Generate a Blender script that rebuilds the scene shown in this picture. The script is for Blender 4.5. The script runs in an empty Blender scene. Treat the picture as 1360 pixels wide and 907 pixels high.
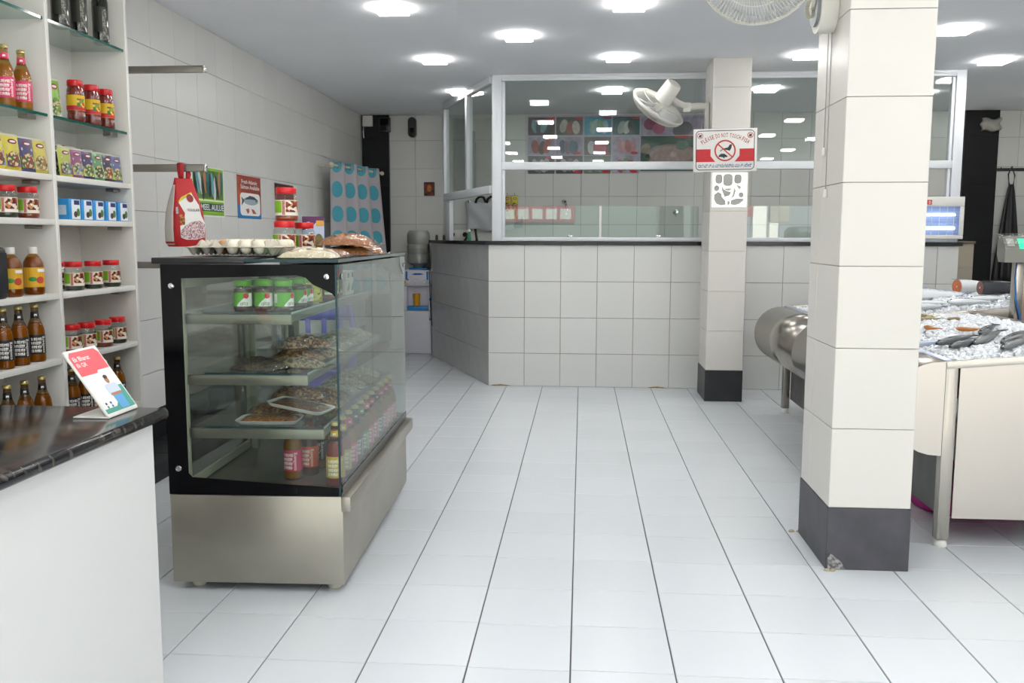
import bpy, bmesh, math, random
from mathutils import Vector, Matrix, Euler
random.seed(7)
S = bpy.context.scene
COL = S.collection
PI = math.pi
# ------------------------------------------------------------------ camera, sky, exposure
cam = bpy.data.cameras.new('camera'); camo = bpy.data.objects.new('camera', cam); COL.objects.link(camo)
cam.sensor_fit = 'HORIZONTAL'; cam.sensor_width = 36.0
cam.lens = 1190.73682 / 1360 * 36.0
cam.clip_start = 0.05
Rm = Matrix(((0.99697024, 0.07774506, 0.00245783), (0.0114056, -0.11485805, -0.99331644), (-0.07694314, 0.99033496, -0.11539679)))
bm3 = Matrix((Rm[0], -Rm[1], -Rm[2])).transposed()
camo.matrix_world = Matrix.Translation((0, 0, 1.24110703)) @ bm3.to_4x4()
S.camera = camo
W = bpy.data.worlds.new('daylight'); S.world = W; W.use_nodes = True
bgn = W.node_tree.nodes['Background']; bgn.inputs[0].default_value = (0.93, 0.96, 1.0, 1); bgn.inputs[1].default_value = 2.0
sun = bpy.data.lights.new('sun', 'SUN'); sun.energy = 27.0; sun.angle = .009; sun.color = (1, .98, .95); suno = bpy.data.objects.new('sun', sun); COL.objects.link(suno)
suno.rotation_euler = Vector((.15, -.62, -.77)).to_track_quat('-Z', 'Y').to_euler()
S.view_settings.view_transform = 'Standard'; S.view_settings.look = 'None'
S.view_settings.exposure = 0.09; S.view_settings.gamma = 1.0; S.view_settings.use_curve_mapping = False
S.cycles.transparent_max_bounces = 32; S.cycles.max_bounces = 10; S.cycles.diffuse_bounces = 5
S.cycles.caustics_reflective = False; S.cycles.caustics_refractive = False; S.cycles.sample_clamp_indirect = 6
LAMP_E = 42.0
# ------------------------------------------------------------------ materials
def lin(c):
    if isinstance(c, str):
        c = c.lstrip('#'); c = [int(c[i:i+2], 16)/255 for i in (0, 2, 4)]
        return tuple((x/12.92 if x <= .04045 else ((x+.055)/1.055)**2.4) for x in c)
    return tuple(c)
MC = {}
def M(name, col=(.8,.8,.8), rough=.5, metal=0., spec=.5, emit=0., coat=0., var=0., noise=0., nscale=40., bump=0., bscale=80., col2=None, trans=0., sss=0.):
    if name in MC: return MC[name]
    m = bpy.data.materials.new(name); m.use_nodes = True; nt = m.node_tree; N = nt.nodes; L = nt.links
    b = N['Principled BSDF']; c = lin(col); b.inputs['Base Color'].default_value = (*c, 1)
    b.inputs['Roughness'].default_value = rough; b.inputs['Metallic'].default_value = metal
    b.inputs['Specular IOR Level'].default_value = spec; b.inputs['Coat Weight'].default_value = coat
    b.inputs['Transmission Weight'].default_value = trans
    if emit: b.inputs['Emission Color'].default_value = (*c, 1); b.inputs['Emission Strength'].default_value = emit
    src = None
    if noise or col2 is not None:
        tc = N.new('ShaderNodeTexCoord'); nz = N.new('ShaderNodeTexNoise'); nz.inputs['Scale'].default_value = nscale; nz.inputs['Detail'].default_value = 5
        L.new(tc.outputs['Object'], nz.inputs['Vector'])
        rp = N.new('ShaderNodeValToRGB'); c2 = lin(col2) if col2 is not None else tuple(max(0, x*(1-noise)) for x in c)
        rp.color_ramp.elements[0].color = (*c2, 1); rp.color_ramp.elements[1].color = (*c, 1)
        rp.color_ramp.elements[0].position = .38; rp.color_ramp.elements[1].position = .62
        L.new(nz.outputs['Fac'], rp.inputs['Fac']); src = rp.outputs['Color']; L.new(src, b.inputs['Base Color'])
    if var:
        oi = N.new('ShaderNodeObjectInfo'); hs = N.new('ShaderNodeHueSaturation'); mr = N.new('ShaderNodeMapRange')
        mr.inputs['To Min'].default_value = 1-var; mr.inputs['To Max'].default_value = 1+var
        L.new(oi.outputs['Random'], mr.inputs['Value']); L.new(mr.outputs['Result'], hs.inputs['Value'])
        if src: L.new(src, hs.inputs['Color'])
        else: hs.inputs['Color'].default_value = (*c, 1)
        L.new(hs.outputs['Color'], b.inputs['Base Color'])
    if bump:
        tc = N.new('ShaderNodeTexCoord'); nz = N.new('ShaderNodeTexNoise'); nz.inputs['Scale'].default_value = bscale; nz.inputs['Detail'].default_value = 4
        bp = N.new('ShaderNodeBump'); bp.inputs['Strength'].default_value = bump; bp.inputs['Distance'].default_value = .01
        L.new(tc.outputs['Object'], nz.inputs['Vector']); L.new(nz.outputs['Fac'], bp.inputs['Height']); L.new(bp.outputs['Normal'], b.inputs['Normal'])
    MC[name] = m; return m
def GL(name, tint=(.97,.99,.98), base=.04, rough=0., bump=0., bscale=30.):
    """thin clear pane or film: see-through with a mirror share that grows towards grazing angles"""
    if name in MC: return MC[name]
    m = bpy.data.materials.new(name); m.use_nodes = True; nt = m.node_tree; N = nt.nodes; L = nt.links
    N.remove(N['Principled BSDF']); out = N['Material Output']
    t = N.new('ShaderNodeBsdfTransparent'); t.inputs[0].default_value = (*tint, 1)
    g = N.new('ShaderNodeBsdfGlossy'); g.inputs['Roughness'].default_value = rough
    lw = N.new('ShaderNodeLayerWeight'); lw.inputs['Blend'].default_value = .5
    p = N.new('ShaderNodeMath'); p.operation = 'POWER'; p.inputs[1].default_value = 5
    ma = N.new('ShaderNodeMath'); ma.operation = 'MULTIPLY_ADD'; ma.inputs[1].default_value = 1-base; ma.inputs[2].default_value = base
    mx = N.new('ShaderNodeMixShader')
    L.new(lw.outputs['Facing'], p.inputs[0]); L.new(p.outputs[0], ma.inputs[0]); L.new(ma.outputs[0], mx.inputs['Fac'])
    L.new(t.outputs[0], mx.inputs[1]); L.new(g.outputs[0], mx.inputs[2]); L.new(mx.outputs[0], out.inputs['Surface'])
    if bump:
        tc = N.new('ShaderNodeTexCoord'); nz = N.new('ShaderNodeTexNoise'); nz.inputs['Scale'].default_value = bscale
        bp = N.new('ShaderNodeBump'); bp.inputs['Strength'].default_value = bump; bp.inputs['Distance'].default_value = .02
        L.new(tc.outputs['Object'], nz.inputs['Vector']); L.new(nz.outputs['Fac'], bp.inputs['Height'])
        L.new(bp.outputs['Normal'], g.inputs['Normal']); L.new(bp.outputs['Normal'], lw.inputs['Normal'])
    MC[name] = m; return m
def speckle(name, cols, scale=300., rough=.5, coat=0.):
    """printed or natural grains: each cell takes one of the colours"""
    if name in MC: return MC[name]
    m = bpy.data.materials.new(name); m.use_nodes = True; nt = m.node_tree; N = nt.nodes; L = nt.links; b = N['Principled BSDF']
    tc = N.new('ShaderNodeTexCoord'); v = N.new('ShaderNodeTexVoronoi'); v.inputs['Scale'].default_value = scale
    sp = N.new('ShaderNodeSeparateColor'); rp = N.new('ShaderNodeValToRGB'); rp.color_ramp.interpolation = 'CONSTANT'
    L.new(tc.outputs['Object'], v.inputs['Vector']); L.new(v.outputs['Color'], sp.inputs[0]); L.new(sp.outputs[0], rp.inputs['Fac'])
    cr = rp.color_ramp
    while len(cr.elements) < len(cols): cr.elements.new(.5)
    for i, c in enumerate(cols): cr.elements[i].position = i/len(cols); cr.elements[i].color = (*lin(c), 1)
    L.new(rp.outputs['Color'], b.inputs['Base Color']); b.inputs['Roughness'].default_value = rough; b.inputs['Coat Weight'].default_value = coat
    MC[name] = m; return m
tile_w = M('wall_tile_glaze', '#d5d4d0', .28, var=.025)
tile_f = M('floor_tile_glaze', '#d3d8dc', .26, var=.02, spec=.45)
tile_c = M('column_tile_glaze', '#dbd7d0', .25, var=.02)
tile_k = M('counter_tile_glaze', '#d9d9d6', .22, var=.02)
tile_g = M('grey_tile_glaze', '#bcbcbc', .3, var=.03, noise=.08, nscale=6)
tile_b = M('black_skirting_tile', '#242428', .45, noise=.35, nscale=9, var=.05)
tile_bk = M('black_gloss_tile', '#0b0c10', .45, spec=.25)
tile_bn = M('dark_grey_skirting_tile', '#4a484e', .5, noise=.25, nscale=9, var=.05)
grout_w = M('wall_grout', '#8e8d8a', .9)
grout_f = M('floor_grout', '#5a5c5e', .9)
grout_c = M('column_grout', '#b3ab98', .9)
paint_c = M('ceiling_paint', '#f4f6fa', .8, noise=.02, nscale=3)
paint_w = M('white_laminate', '#e2e0da', .4)
paint_p = M('white_panel', '#dddddb', .35)
alu = M('white_aluminium', '#dfe2e6', .35)
steel = M('brushed_steel', '#b9b3aa', .27, metal=1, bump=.05, bscale=14)
steel_d = M('steel_dull', '#a19c94', .38, metal=1, noise=.18, nscale=5, bump=.03, bscale=20)
chrome = M('chrome', '#d8d8d8', .08, metal=1)
black = M('black_plastic', '#121214', .35)
blackg = M('black_gloss', '#060608', .12, spec=.18)
white = M('white_plastic', '#e4e2dd', .35)
paper = M('white_paper', '#eceae6', .6)
red = M('red_plastic', '#c8141c', .3)
redp = M('red_print', '#c4252c', .55)
rubber = M('cream_rubber', '#c9c6b2', .6)
glass = GL('clear_pane', (.93,.965,.95), .045)
glass_s = GL('shelf_glass', (.86,.93,.91), .05)
glass_e = M('green_glass_edge', '#12544a', .1, spec=.6)
glass_ed = M('dark_glass_edge', '#16343a', .15)
film = GL('clear_film', (.95,.95,.94), .06, .12, bump=.9, bscale=22)
film_j = GL('clear_jar', (.93,.93,.92), .05, .03)
# ------------------------------------------------------------------ geometry helpers
class B:
    """collects shapes; build() links them as one mesh object"""
    def __init__(s): s.v = []; s.f = []; s.sm = []
    def add(s, v, f, sm=False):
        o = len(s.v); s.v += [tuple(p) for p in v]; s.f += [tuple(i+o for i in q) for q in f]; s.sm += [sm]*len(f); return s
    def box(s, x0, x1, y0, y1, z0, z1):
        return s.add([(x0,y0,z0),(x1,y0,z0),(x1,y1,z0),(x0,y1,z0),(x0,y0,z1),(x1,y0,z1),(x1,y1,z1),(x0,y1,z1)],
                     [(3,2,1,0),(4,5,6,7),(0,1,5,4),(1,2,6,5),(2,3,7,6),(3,0,4,7)])
    def bev(s, x0, x1, y0, y1, z0, z1, r=.004, seg=2):
        bm = bmesh.new(); bmesh.ops.create_cube(bm, size=1)
        for v in bm.verts: v.co = ((x0+x1)/2+v.co.x*(x1-x0), (y0+y1)/2+v.co.y*(y1-y0), (z0+z1)/2+v.co.z*(z1-z0))
        bmesh.ops.bevel(bm, geom=bm.edges[:], offset=min(r, (x1-x0)*.45, (y1-y0)*.45, (z1-z0)*.45), segments=seg, affect='EDGES', profile=.5)
        bm.verts.index_update(); s.add([v.co[:] for v in bm.verts], [[v.index for v in f.verts] for f in bm.faces], True); bm.free(); return s
    def lathe(s, prof, seg=20, c=(0,0,0), sm=True, sx=1, sy=1):
        v = []; f = []; n = len(prof)
        for r, z in prof:
            for k in range(seg):
                a = 2*PI*k/seg; v.append((c[0]+r*math.cos(a)*sx, c[1]+r*math.sin(a)*sy, c[2]+z))
        for i in range(n-1):
            for k in range(seg):
                k2 = (k+1) % seg; f.append((i*seg+k, i*seg+k2, (i+1)*seg+k2, (i+1)*seg+k))
        if prof[0][0] > 1e-5: f.append(tuple(range(seg-1, -1, -1)))
        if prof[-1][0] > 1e-5: f.append(tuple((n-1)*seg+k for k in range(seg)))
        return s.add(v, f, sm)
    def tube(s, pts, r, seg=8, closed=False):
        pts = [Vector(p) for p in pts]; n = len(pts); v = []; f = []
        rr = r if isinstance(r, (list, tuple)) else [r]*n
        up = Vector((0, 0, 1))
        for i, p in enumerate(pts):
            a = pts[(i-1) % n] if (closed or i) else p; b = pts[(i+1) % n] if (closed or i < n-1) else p
            d = (b-a).normalized(); u = d.cross(up)
            if u.length < .05: u = d.cross(Vector((1, 0, 0)))
            u.normalize(); w = u.cross(d)
            for k in range(seg):
                t = 2*PI*k/seg; v.append(p+u*math.cos(t)*rr[i]+w*math.sin(t)*rr[i])
        for i in range(n if closed else n-1):
            j = (i+1) % n
            for k in range(seg):
                k2 = (k+1) % seg; f.append((i*seg+k, i*seg+k2, j*seg+k2, j*seg+k))
        if not closed: f.append(tuple(range(seg-1, -1, -1))); f.append(tuple((n-1)*seg+k for k in range(seg)))
        return s.add(v, f, True)
    def prism(s, poly, h0, h1, ax='y', sm=False):
        """polygon in the two other axes, extruded along ax from h0 to h1"""
        n = len(poly)
        def P(a, b, h): return {'x': (h, a, b), 'y': (a, h, b), 'z': (a, b, h)}[ax]
        v = [P(a, b, h0) for a, b in poly]+[P(a, b, h1) for a, b in poly]
        f = [tuple(range(n)), tuple(range(2*n-1, n-1, -1))]+[(i, (i+1) % n, n+(i+1) % n, n+i) for i in range(n)]
        return s.add(v, f, sm)
    def grid(s, fn, nu, nv, sm=True):
        v = [fn(i/nu, j/nv) for j in range(nv+1) for i in range(nu+1)]
        f = [(j*(nu+1)+i, j*(nu+1)+i+1, (j+1)*(nu+1)+i+1, (j+1)*(nu+1)+i) for j in range(nv) for i in range(nu)]
        return s.add(v, f, sm)
    def map(s, fn): s.v = [tuple(fn(Vector(p))) for p in s.v]; return s
    def mesh(s, name, mat):
        me = bpy.data.meshes.new(name); me.from_pydata(s.v, [], s.f); me.validate()
        for p, q in zip(me.polygons, s.sm): p.use_smooth = q
        bm = bmesh.new(); bm.from_mesh(me); bmesh.ops.recalc_face_normals(bm, faces=bm.faces); bm.to_mesh(me); bm.free()
        if mat: me.materials.append(mat)
        if any(s.sm) and hasattr(me, 'set_sharp_from_angle'): me.set_sharp_from_angle(angle=math.radians(40))
        return me
    def build(s, name, mat, parent=None, loc=None, rot=None):
        return OB(name, s.mesh(name, mat), parent, loc, rot)
def OB(name, me, parent=None, loc=None, rot=None):
    o = bpy.data.objects.new(name, me); COL.objects.link(o)
    if parent: o.parent = parent
    if loc is not None: o.location = loc
    if rot is not None: o.rotation_euler = rot
    return o
def tag(o, label=None, cat=None, group=None, kind=None):
    if label: o['label'] = label
    if cat: o['category'] = cat
    if group: o['group'] = group
    if kind: o['kind'] = kind
    return o
def thing(name, label, cat, loc=(0,0,0), rz=0., group=None):
    o = OB(name, None, None, loc, (0, 0, rz)); o.empty_display_size = .05
    return tag(o, label, cat, group)
def struct(o, label=None): o['kind'] = 'structure'; (label and o.__setitem__('label', label)); return o
def copy_tree(o, parent=None):
    c = o.copy(); COL.objects.link(c); c.parent = parent
    for ch in list(o.children): copy_tree(ch, c)
    return c
USED = set()
def put(proto, loc, rz, label, group=None, rot=None):
    """places the prototype itself the first time, copies afterwards"""
    if proto.name in USED: o = copy_tree(proto)
    else: o = proto
    USED.add(proto.name)
    o.location = loc; o.rotation_euler = rot or (0, 0, rz); o['label'] = label
    if group: o['group'] = group
    return o
def rrect(x0, x1, z0, z1, r, n=5):
    out = []
    for cx, cz, a0 in ((x1-r, z1-r, 0), (x0+r, z1-r, PI/2), (x0+r, z0+r, PI), (x1-r, z0+r, 1.5*PI)):
        for k in range(n+1): a = a0+PI/2*k/n; out.append((cx+r*math.cos(a), cz+r*math.sin(a)))
    return out
def ell(cx, cz, rx, rz, n=20, rot=0., a0=0., a1=2*PI):
    out = []
    for k in range(n):
        a = a0+(a1-a0)*k/(n-1 if a1-a0 < 6.2 else n); x = rx*math.cos(a); z = rz*math.sin(a)
        out.append((cx+x*math.cos(rot)-z*math.sin(rot), cz+x*math.sin(rot)+z*math.cos(rot)))
    return out
_tc = {}
def text_geo(txt, size=1., bold=True):
    """flat outline of the words in the XY plane, centred: (verts, faces)"""
    key = txt
    if key not in _tc:
        cu = bpy.data.curves.new('words', 'FONT'); cu.body = txt; cu.align_x = 'CENTER'; cu.align_y = 'CENTER'; cu.resolution_u = 2
        cu.offset = .012 if bold else 0
        o = bpy.data.objects.new('words', cu); COL.objects.link(o)
        dg = bpy.context.evaluated_depsgraph_get(); me = bpy.data.meshes.new_from_object(o.evaluated_get(dg))
        _tc[key] = ([v.co[:] for v in me.vertices], [tuple(p.vertices) for p in me.polygons])
        bpy.data.objects.remove(o); bpy.data.curves.remove(cu); bpy.data.meshes.remove(me)
    v, f = _tc[key]; xs = [p[0] for p in v] or [0]; ys = [p[1] for p in v] or [0]
    cx = (min(xs)+max(xs))/2; cy = (min(ys)+max(ys))/2
    return [((x-cx)*size, (y-cy)*size) for x, y, _ in v], f
def text_flat(b, txt, fn, w=None, h=None, rot=0.):
    """adds words to b; fn maps the 2D point to 3D; w/h stretch the words to a width/height"""
    v, f = text_geo(txt); 
    if not v: return
    xs = [p[0] for p in v]; ys = [p[1] for p in v]; W_ = max(xs)-min(xs); H_ = max(ys)-min(ys)
    sx = w/W_ if w else (h/H_); sy = h/H_ if h else sx
    c, s_ = math.cos(rot), math.sin(rot)
    b.add([fn(x*sx*c-y*sy*s_, x*sx*s_+y*sy*c) for x, y in v], f)
# tiles ---------------------------------------------------------------
_tm = {}
def tile_mesh(w, h, mat, t=.006):
    k = (round(w, 3), round(h, 3), mat.name)
    if k not in _tm:
        c = .0012; b = B()
        v = [(0,0,0),(w,0,0),(w,h,0),(0,h,0),(0,0,t-c),(w,0,t-c),(w,h,t-c),(0,h,t-c),(c,c,t),(w-c,c,t),(w-c,h-c,t),(c,h-c,t)]
        b.add(v, [(0,1,5,4),(1,2,6,5),(2,3,7,6),(3,0,4,7),(4,5,9,8),(5,6,10,9),(6,7,11,10),(7,4,8,11),(8,9,10,11)])
        _tm[k] = b.mesh('tile', mat)
    return _tm[k]
def tiling(parent, org, u, v, us, vs, mat, gap=.003, gapv=None, skip=None, matfn=None, stuff=None):
    """lays tiles on the plane org + u*a + v*b; us, vs are the joint positions; each tile is a child of parent"""
    u = Vector(u).normalized(); v = Vector(v).normalized(); n = u.cross(v); sb = B()
    Rt = Matrix((u, v, n)).transposed()
    for i in range(len(us)-1):
        for j in range(len(vs)-1):
            if skip and skip(us[i], us[i+1], vs[j], vs[j+1]): continue
            w = us[i+1]-us[i]-gap; gv = gapv or gap; h = vs[j+1]-vs[j]-gv
            if w < .012 or h < .012: continue
            p = Vector(org)+u*(us[i]+gap/2)+v*(vs[j]+gv/2); mt = matfn(i, j) if matfn else mat
            if stuff and stuff(us[i], us[i+1], vs[j], vs[j+1]):
                me = tile_mesh(w, h, mt); sb.add([p+Rt@q.co for q in me.vertices], [tuple(q.vertices) for q in me.polygons]); continue
            o = OB('tile', tile_mesh(w, h, mt), parent); o.matrix_local = Matrix.Translation(p) @ Rt.to_4x4()
    if sb.v: tag(sb.build('tiling', mat, parent), kind='stuff')
def joints(a, b, first, step=.3):
    k = math.ceil((a-first)/step-1e-6); out = [a]; x = first+k*step
    while x < b-1e-4:
        if x > a+.01: out.append(x)
        x += step
    out.append(b); return out
# ------------------------------------------------------------------ room shell
H = 2.55; XL = -2.4; XR = 4.85; YB = 9.8; YF = -1.0
floor = struct(B().box(XL-.1, XR+.1, YF, YB+.1, -.1, -.005).build('floor', grout_f), 'white glossy square tiled shop floor')
fx = joints(XL, XR, -.0207); fy = joints(1.87, YB, 2.4687)
cnt = []
def fl_stuff(x0, x1, y0, y1):
    xc = (x0+x1)/2; yc = (y0+y1)/2
    if yc > 7.45 and xc > -.9: return True
    if xc > 2.2 or xc < -2.3 or yc < 2.0 or xc < -1.15 and yc < 4.2: return True
    if len(cnt) >= 296: return True
    cnt.append(1); return False
js = [(-1)**k*random.uniform(.0, .012) for k in range(200)]
for k in range(len(fx)-1):
    tiling(floor, (0, 0, -.006), (1,0,0), (0,1,0), fx[k:k+2], [fy[0]]+[y+js[k] for y in fy[1:-1]]+[fy[-1]], tile_f, .0044, .0030, stuff=fl_stuff)
tiling(floor, (0, 0, -.006), (1,0,0), (0,1,0), fx, joints(YF, 1.87, 2.4687), tile_f, .0035, stuff=lambda *a: True)
ceiling = struct(B().box(XL-.1, XR+.1, YF, YB+.1, H, H+.1).build('ceiling', paint_c), 'plain white painted ceiling')
wl = struct(B().box(XL-.1, XL-.006, YF, YB+.1, 0, H).build('wall_left', grout_w), 'light grey tiled side wall behind the shelves')
zj = [.27, .48, .78, 1.08, 1.38, 1.68, 1.98, 2.28, H]
tiling(wl, (XL-.006, 0, 0), (0,1,0), (0,0,1), joints(4.16, YB, 4.954), zj, tile_w, .0025)
tiling(wl, (XL-.006, 0, 0), (0,1,0), (0,0,1), joints(YF, 4.16, 4.954), zj, tile_w, .0025, stuff=lambda *a: True)
tiling(wl, (XL-.006, 0, 0), (0,1,0), (0,0,1), joints(4.16, YB, 4.954), [0, .27], tile_bk, .003)
wb = struct(B().box(XL, XR, YB+.006, YB+.1, 0, H).build('wall_back', grout_w), 'light grey tiled wall at the far end')
tiling(wb, (0, YB+.006, 0), (1,0,0), (0,0,1), joints(XL, XR, -2.12), [0, .18, .48, .78, 1.08, 1.38, 1.68, 1.98, 2.28, H], tile_w, .0035,
       stuff=lambda x0, x1, z0, z1: z1 < 1.1 and x0 > -1.7)
wr = struct(B().box(XR+.006, XR+.1, YF, YB, 0, H).build('wall_right', grout_w), 'light grey tiled side wall beyond the fish counter')
tiling(wr, (XR+.006, 0, 0), (0,-1,0), (0,0,1), joints(-YB, -YF, -9.5), [0, .18, .48, .78, 1.08, 1.38, 1.68, 1.98, 2.28, H], tile_w, .0035, stuff=lambda *a: True)
# shop front behind the camera: piers and a lintel round the wide open entrance
fw = B(); fw.box(XL, XL+.2, YF-.12, YF, 0, H); fw.box(XL+.2, XR-.2, YF-.12, YF, 2.42, H); fw.box(2.3, 2.45, YF-.12, YF, 0, 2.42); fw.box(XR-.2, XR, YF-.12, YF, 0, H)
struct(fw.build('wall_front', paint_p), 'plain shop front wall with wide open entrance')
# raised black ledge along the left wall
lg = struct(B().box(XL, -2.14, 4.16, YB, 0, .094).build('trim_1', grout_f), 'raised black tiled ledge along the side wall')
tiling(lg, (0, 0, .094), (1,0,0), (0,1,0), [XL, -2.132], joints(4.16, YB, 4.5), tile_bk)
tiling(lg, (-2.14, 0, 0), (0,1,0), (0,0,1), joints(4.16, YB, 4.5), [0, .099], tile_bk)
# black clad strips at both ends of the far wall
for nm, x0, x1, lb in (('trim_2', -2.394, -2.1, 'glossy black tall wall strip beside the dotted curtain'), ('trim_3', 3.92, 4.255, 'glossy black tall wall strip behind the black aprons')):
    t = struct(B().box(x0, x1, YB-.045, YB-.006, 0.1 if nm == 'trim_2' else 0, H-.001).build(nm, black), lb)
    for z0, z1 in ((.102, .6), (.6, 1.2), (1.2, 1.8), (1.8, 2.3), (2.3, H-.002)):
        o = OB('panel', tile_mesh(x1-x0-.004, z1-z0-.003, tile_bk), t); o.matrix_local = Matrix.Translation((x0+.002, YB-.045, z0)) @ Matrix(((1,0,0),(0,0,-1),(0,1,0))).to_4x4()
# low tiled block at the far right
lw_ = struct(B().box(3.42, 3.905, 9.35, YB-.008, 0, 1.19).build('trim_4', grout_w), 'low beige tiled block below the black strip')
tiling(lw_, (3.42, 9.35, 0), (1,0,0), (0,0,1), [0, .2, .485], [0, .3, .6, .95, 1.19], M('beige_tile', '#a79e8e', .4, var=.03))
struct(B().bev(3.40, 3.915, 9.33, YB-.008, 1.19, 1.215).build('trim_5', M('brown_stone', '#6f675c', .35)), 'brown stone slab topping the low block')

# street outside the open entrance: pavement and the sunlit frontage across the road
struct(B().box(-14, 14, -12, YF-.13, -.25, -.15).build('ground_street', M('street_paving', '#c9c6c0', .9, noise=.1, nscale=3)), 'grey street paving outside the shop')
ob = struct(B().box(-12, 3.7, -8.2, -7.2, -.15, 3.2).build('wall_street', M('street_render', '#6d7572', .9, noise=.15, nscale=1)), 'grey frontage across the street')
B().box(-1.98, -.2, -7.19, -7.14, 1.62, 2.0).build('sign_board', M('street_red', '#86434a', .8), ob)
for k in range(5): B().box(-1.92+.345*k, -1.66+.345*k, -7.135, -7.12, 1.68, 1.93).build('sign_card', M('street_card', '#a2a29e', .8), ob)
ow = struct(B().box(4.1, 4.42, -7.6, -7.3, -.15, 2.6).build('wall_street_pier', M('street_white', '#e8e6e0', .8)), 'white frontage pier across the street')
B().box(3.88, 4.09, -7.5, -7.35, 1.75, 2.4).build('pink_banner', M('street_pink', '#9a5a60', .8), ow)
B().box(4.5, 4.96, -7.5, -7.3, 1.62, 2.4).build('cream_awning', M('street_cream', '#9c968c', .8), ow)
B().box(4.5, 4.7, -7.5, -7.3, .9, 1.60).build('cream_counter', M('street_white', '#e8e6e0', .8), ow)
B().bev(4.72, 6.4, -6.9, -5.6, -.15, 1.5, .15, 3).build('parked_van', M('street_dark', '#3c4444', .5), ow)
# ------------------------------------------------------------------ columns
def column(name, x0, x1, y0, y1, lb, tb, zb=.24):
    c = struct(B().box(x0+.008, x1-.008, y0+.008, y1-.008, 0, H).build(name, grout_c), lb)
    z = [zb+.3*k for k in range(8)]; z = [q for q in z if q < H-.05]+[H]
    for org, u, L in (((x0, y0+.006, 0), (1,0,0), x1-x0), ((x0+.006, y1, 0), (0,-1,0), y1-y0), ((x1-.006, y0, 0), (0,1,0), y1-y0), ((x1, y1-.006, 0), (-1,0,0), x1-x0)):
        js_ = [0, L] if L < .33 else [0, L-.3, L] if u == (0,-1,0) else [0, .3, L]
        if u == (0,-1,0): js_ = [0, L-.3, L] if L > .33 else [0, L]
        tiling(c, org, u, (0,0,1), js_, z, tile_c, .0022)
    for org, u, L in (((x0-.003, y0+.003, 0), (1,0,0), x1-x0+.006), ((x0+.003, y1+.003, 0), (0,-1,0), y1-y0+.006), ((x1-.003, y0-.003, 0), (0,1,0), y1-y0+.006), ((x1+.003, y1-.003, 0), (-1,0,0), x1-x0+.006)):
        tiling(c, org, u, (0,0,1), [0, L], [0, zb], tb, .002)
    return c
c1 = column('column', .930, 1.228, 3.345, 3.77, 'square column clad in cream tiles beside the steel fish counter', tile_bn)
column('column', .945, 1.222, 6.85, 7.27, 'square column clad in cream tiles carrying the do not touch sign', tile_b)
chip = M('bare_mortar', '#b3a893', .95, noise=.3, nscale=90)
B().prism([(.936, .002), (1.0, .004), (.985, .03), (.962, .05), (.945, .062), (.934, .045)], 3.3405, 3.3418, 'y').build('chipped_patch', M('worn_white', '#a9a6a2', .9, col2='#55545a', nscale=70), c1)
rdm = random.Random(9)
for x, y, n_ in ((.95, 3.332, 5), (.905, 3.78, 4)):
    for k in range(n_): B().lathe([(.012*rdm.uniform(.6, 1.2), 0), (.009, .004), (.003, .008)], 6, (x+rdm.uniform(-.02, .03), y+rdm.uniform(-.006, .006), 0), sm=False).build('mortar_crumb', chip, c1)
# ------------------------------------------------------------------ kitchen block: tiled half wall, stone ledge, glazed screen
KY = 7.43; KX0 = -.775; KX1 = 2.99; A = Vector((KX0, KY)); Bp = Vector((-1.575, 9.34)); LEDGE = 1.21
kf = struct(B().box(KX0, KX1, KY+.006, KY+.11, 0, 1.18).build('wall_kitchen_front', grout_w), 'white tiled half wall of the kitchen')
tiling(kf, (0, KY+.006, 0), (1,0,0), (0,0,1), joints(KX0, KX1, -.475), [0, .278, .578, .878, 1.18], tile_k, .0035)
for x0, x1 in ((-.76, -.58), (.55, .72)): B().prism([(x0, 0), (x1, 0), (x1-.03, .006), ((x0+x1)/2, .013), (x0+.02, .007)], KY-.003, KY+.001, 'y').build('mortar_smear', M('mortar_brown', '#9a8458', .95, noise=.4, nscale=60), kf)
d = (Bp-A); L_ = d.length; dn = d.normalized(); nrm = Vector((dn.y, -dn.x))   # points into the kitchen
P4 = [A+nrm*.008, Bp+nrm*.008, Bp+nrm*.12, A+Vector((.13, .104))]
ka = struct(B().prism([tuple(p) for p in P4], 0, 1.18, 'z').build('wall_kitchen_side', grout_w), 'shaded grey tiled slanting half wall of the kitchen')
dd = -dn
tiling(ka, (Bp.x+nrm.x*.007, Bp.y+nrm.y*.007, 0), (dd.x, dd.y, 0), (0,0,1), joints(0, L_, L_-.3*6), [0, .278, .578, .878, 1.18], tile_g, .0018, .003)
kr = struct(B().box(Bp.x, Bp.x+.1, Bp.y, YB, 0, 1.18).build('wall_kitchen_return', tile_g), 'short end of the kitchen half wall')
granite_k = M('black_stone_ledge', '#1c1c1e', .18, noise=.4, nscale=40)
ledge = [(KX0-.015, KY-.02), (KX1+.02, KY-.02), (KX1+.02, KY+.2), (KX0+.12, KY+.2)]
b2 = Bp+nrm*.2; a2 = A+nrm*.2
lp = [(Bp.x-.02, YB-.01), (Bp.x-.02, Bp.y), (KX0-.018, KY-.02), (KX1+.02, KY-.02), (KX1+.02, KY+.22), (KX0+.2, KY+.22), (b2.x, b2.y), (b2.x, YB-.01)]
struct(B().prism(lp, 1.181, LEDGE, 'z').build('trim_6', granite_k), 'thin black stone ledge on the kitchen half wall')
struct(B().box(KX1-.1, KX1, KY+.11, YB, 0, 1.18).build('wall_kitchen_end', tile_w), 'tiled end of the kitchen half wall')
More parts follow.
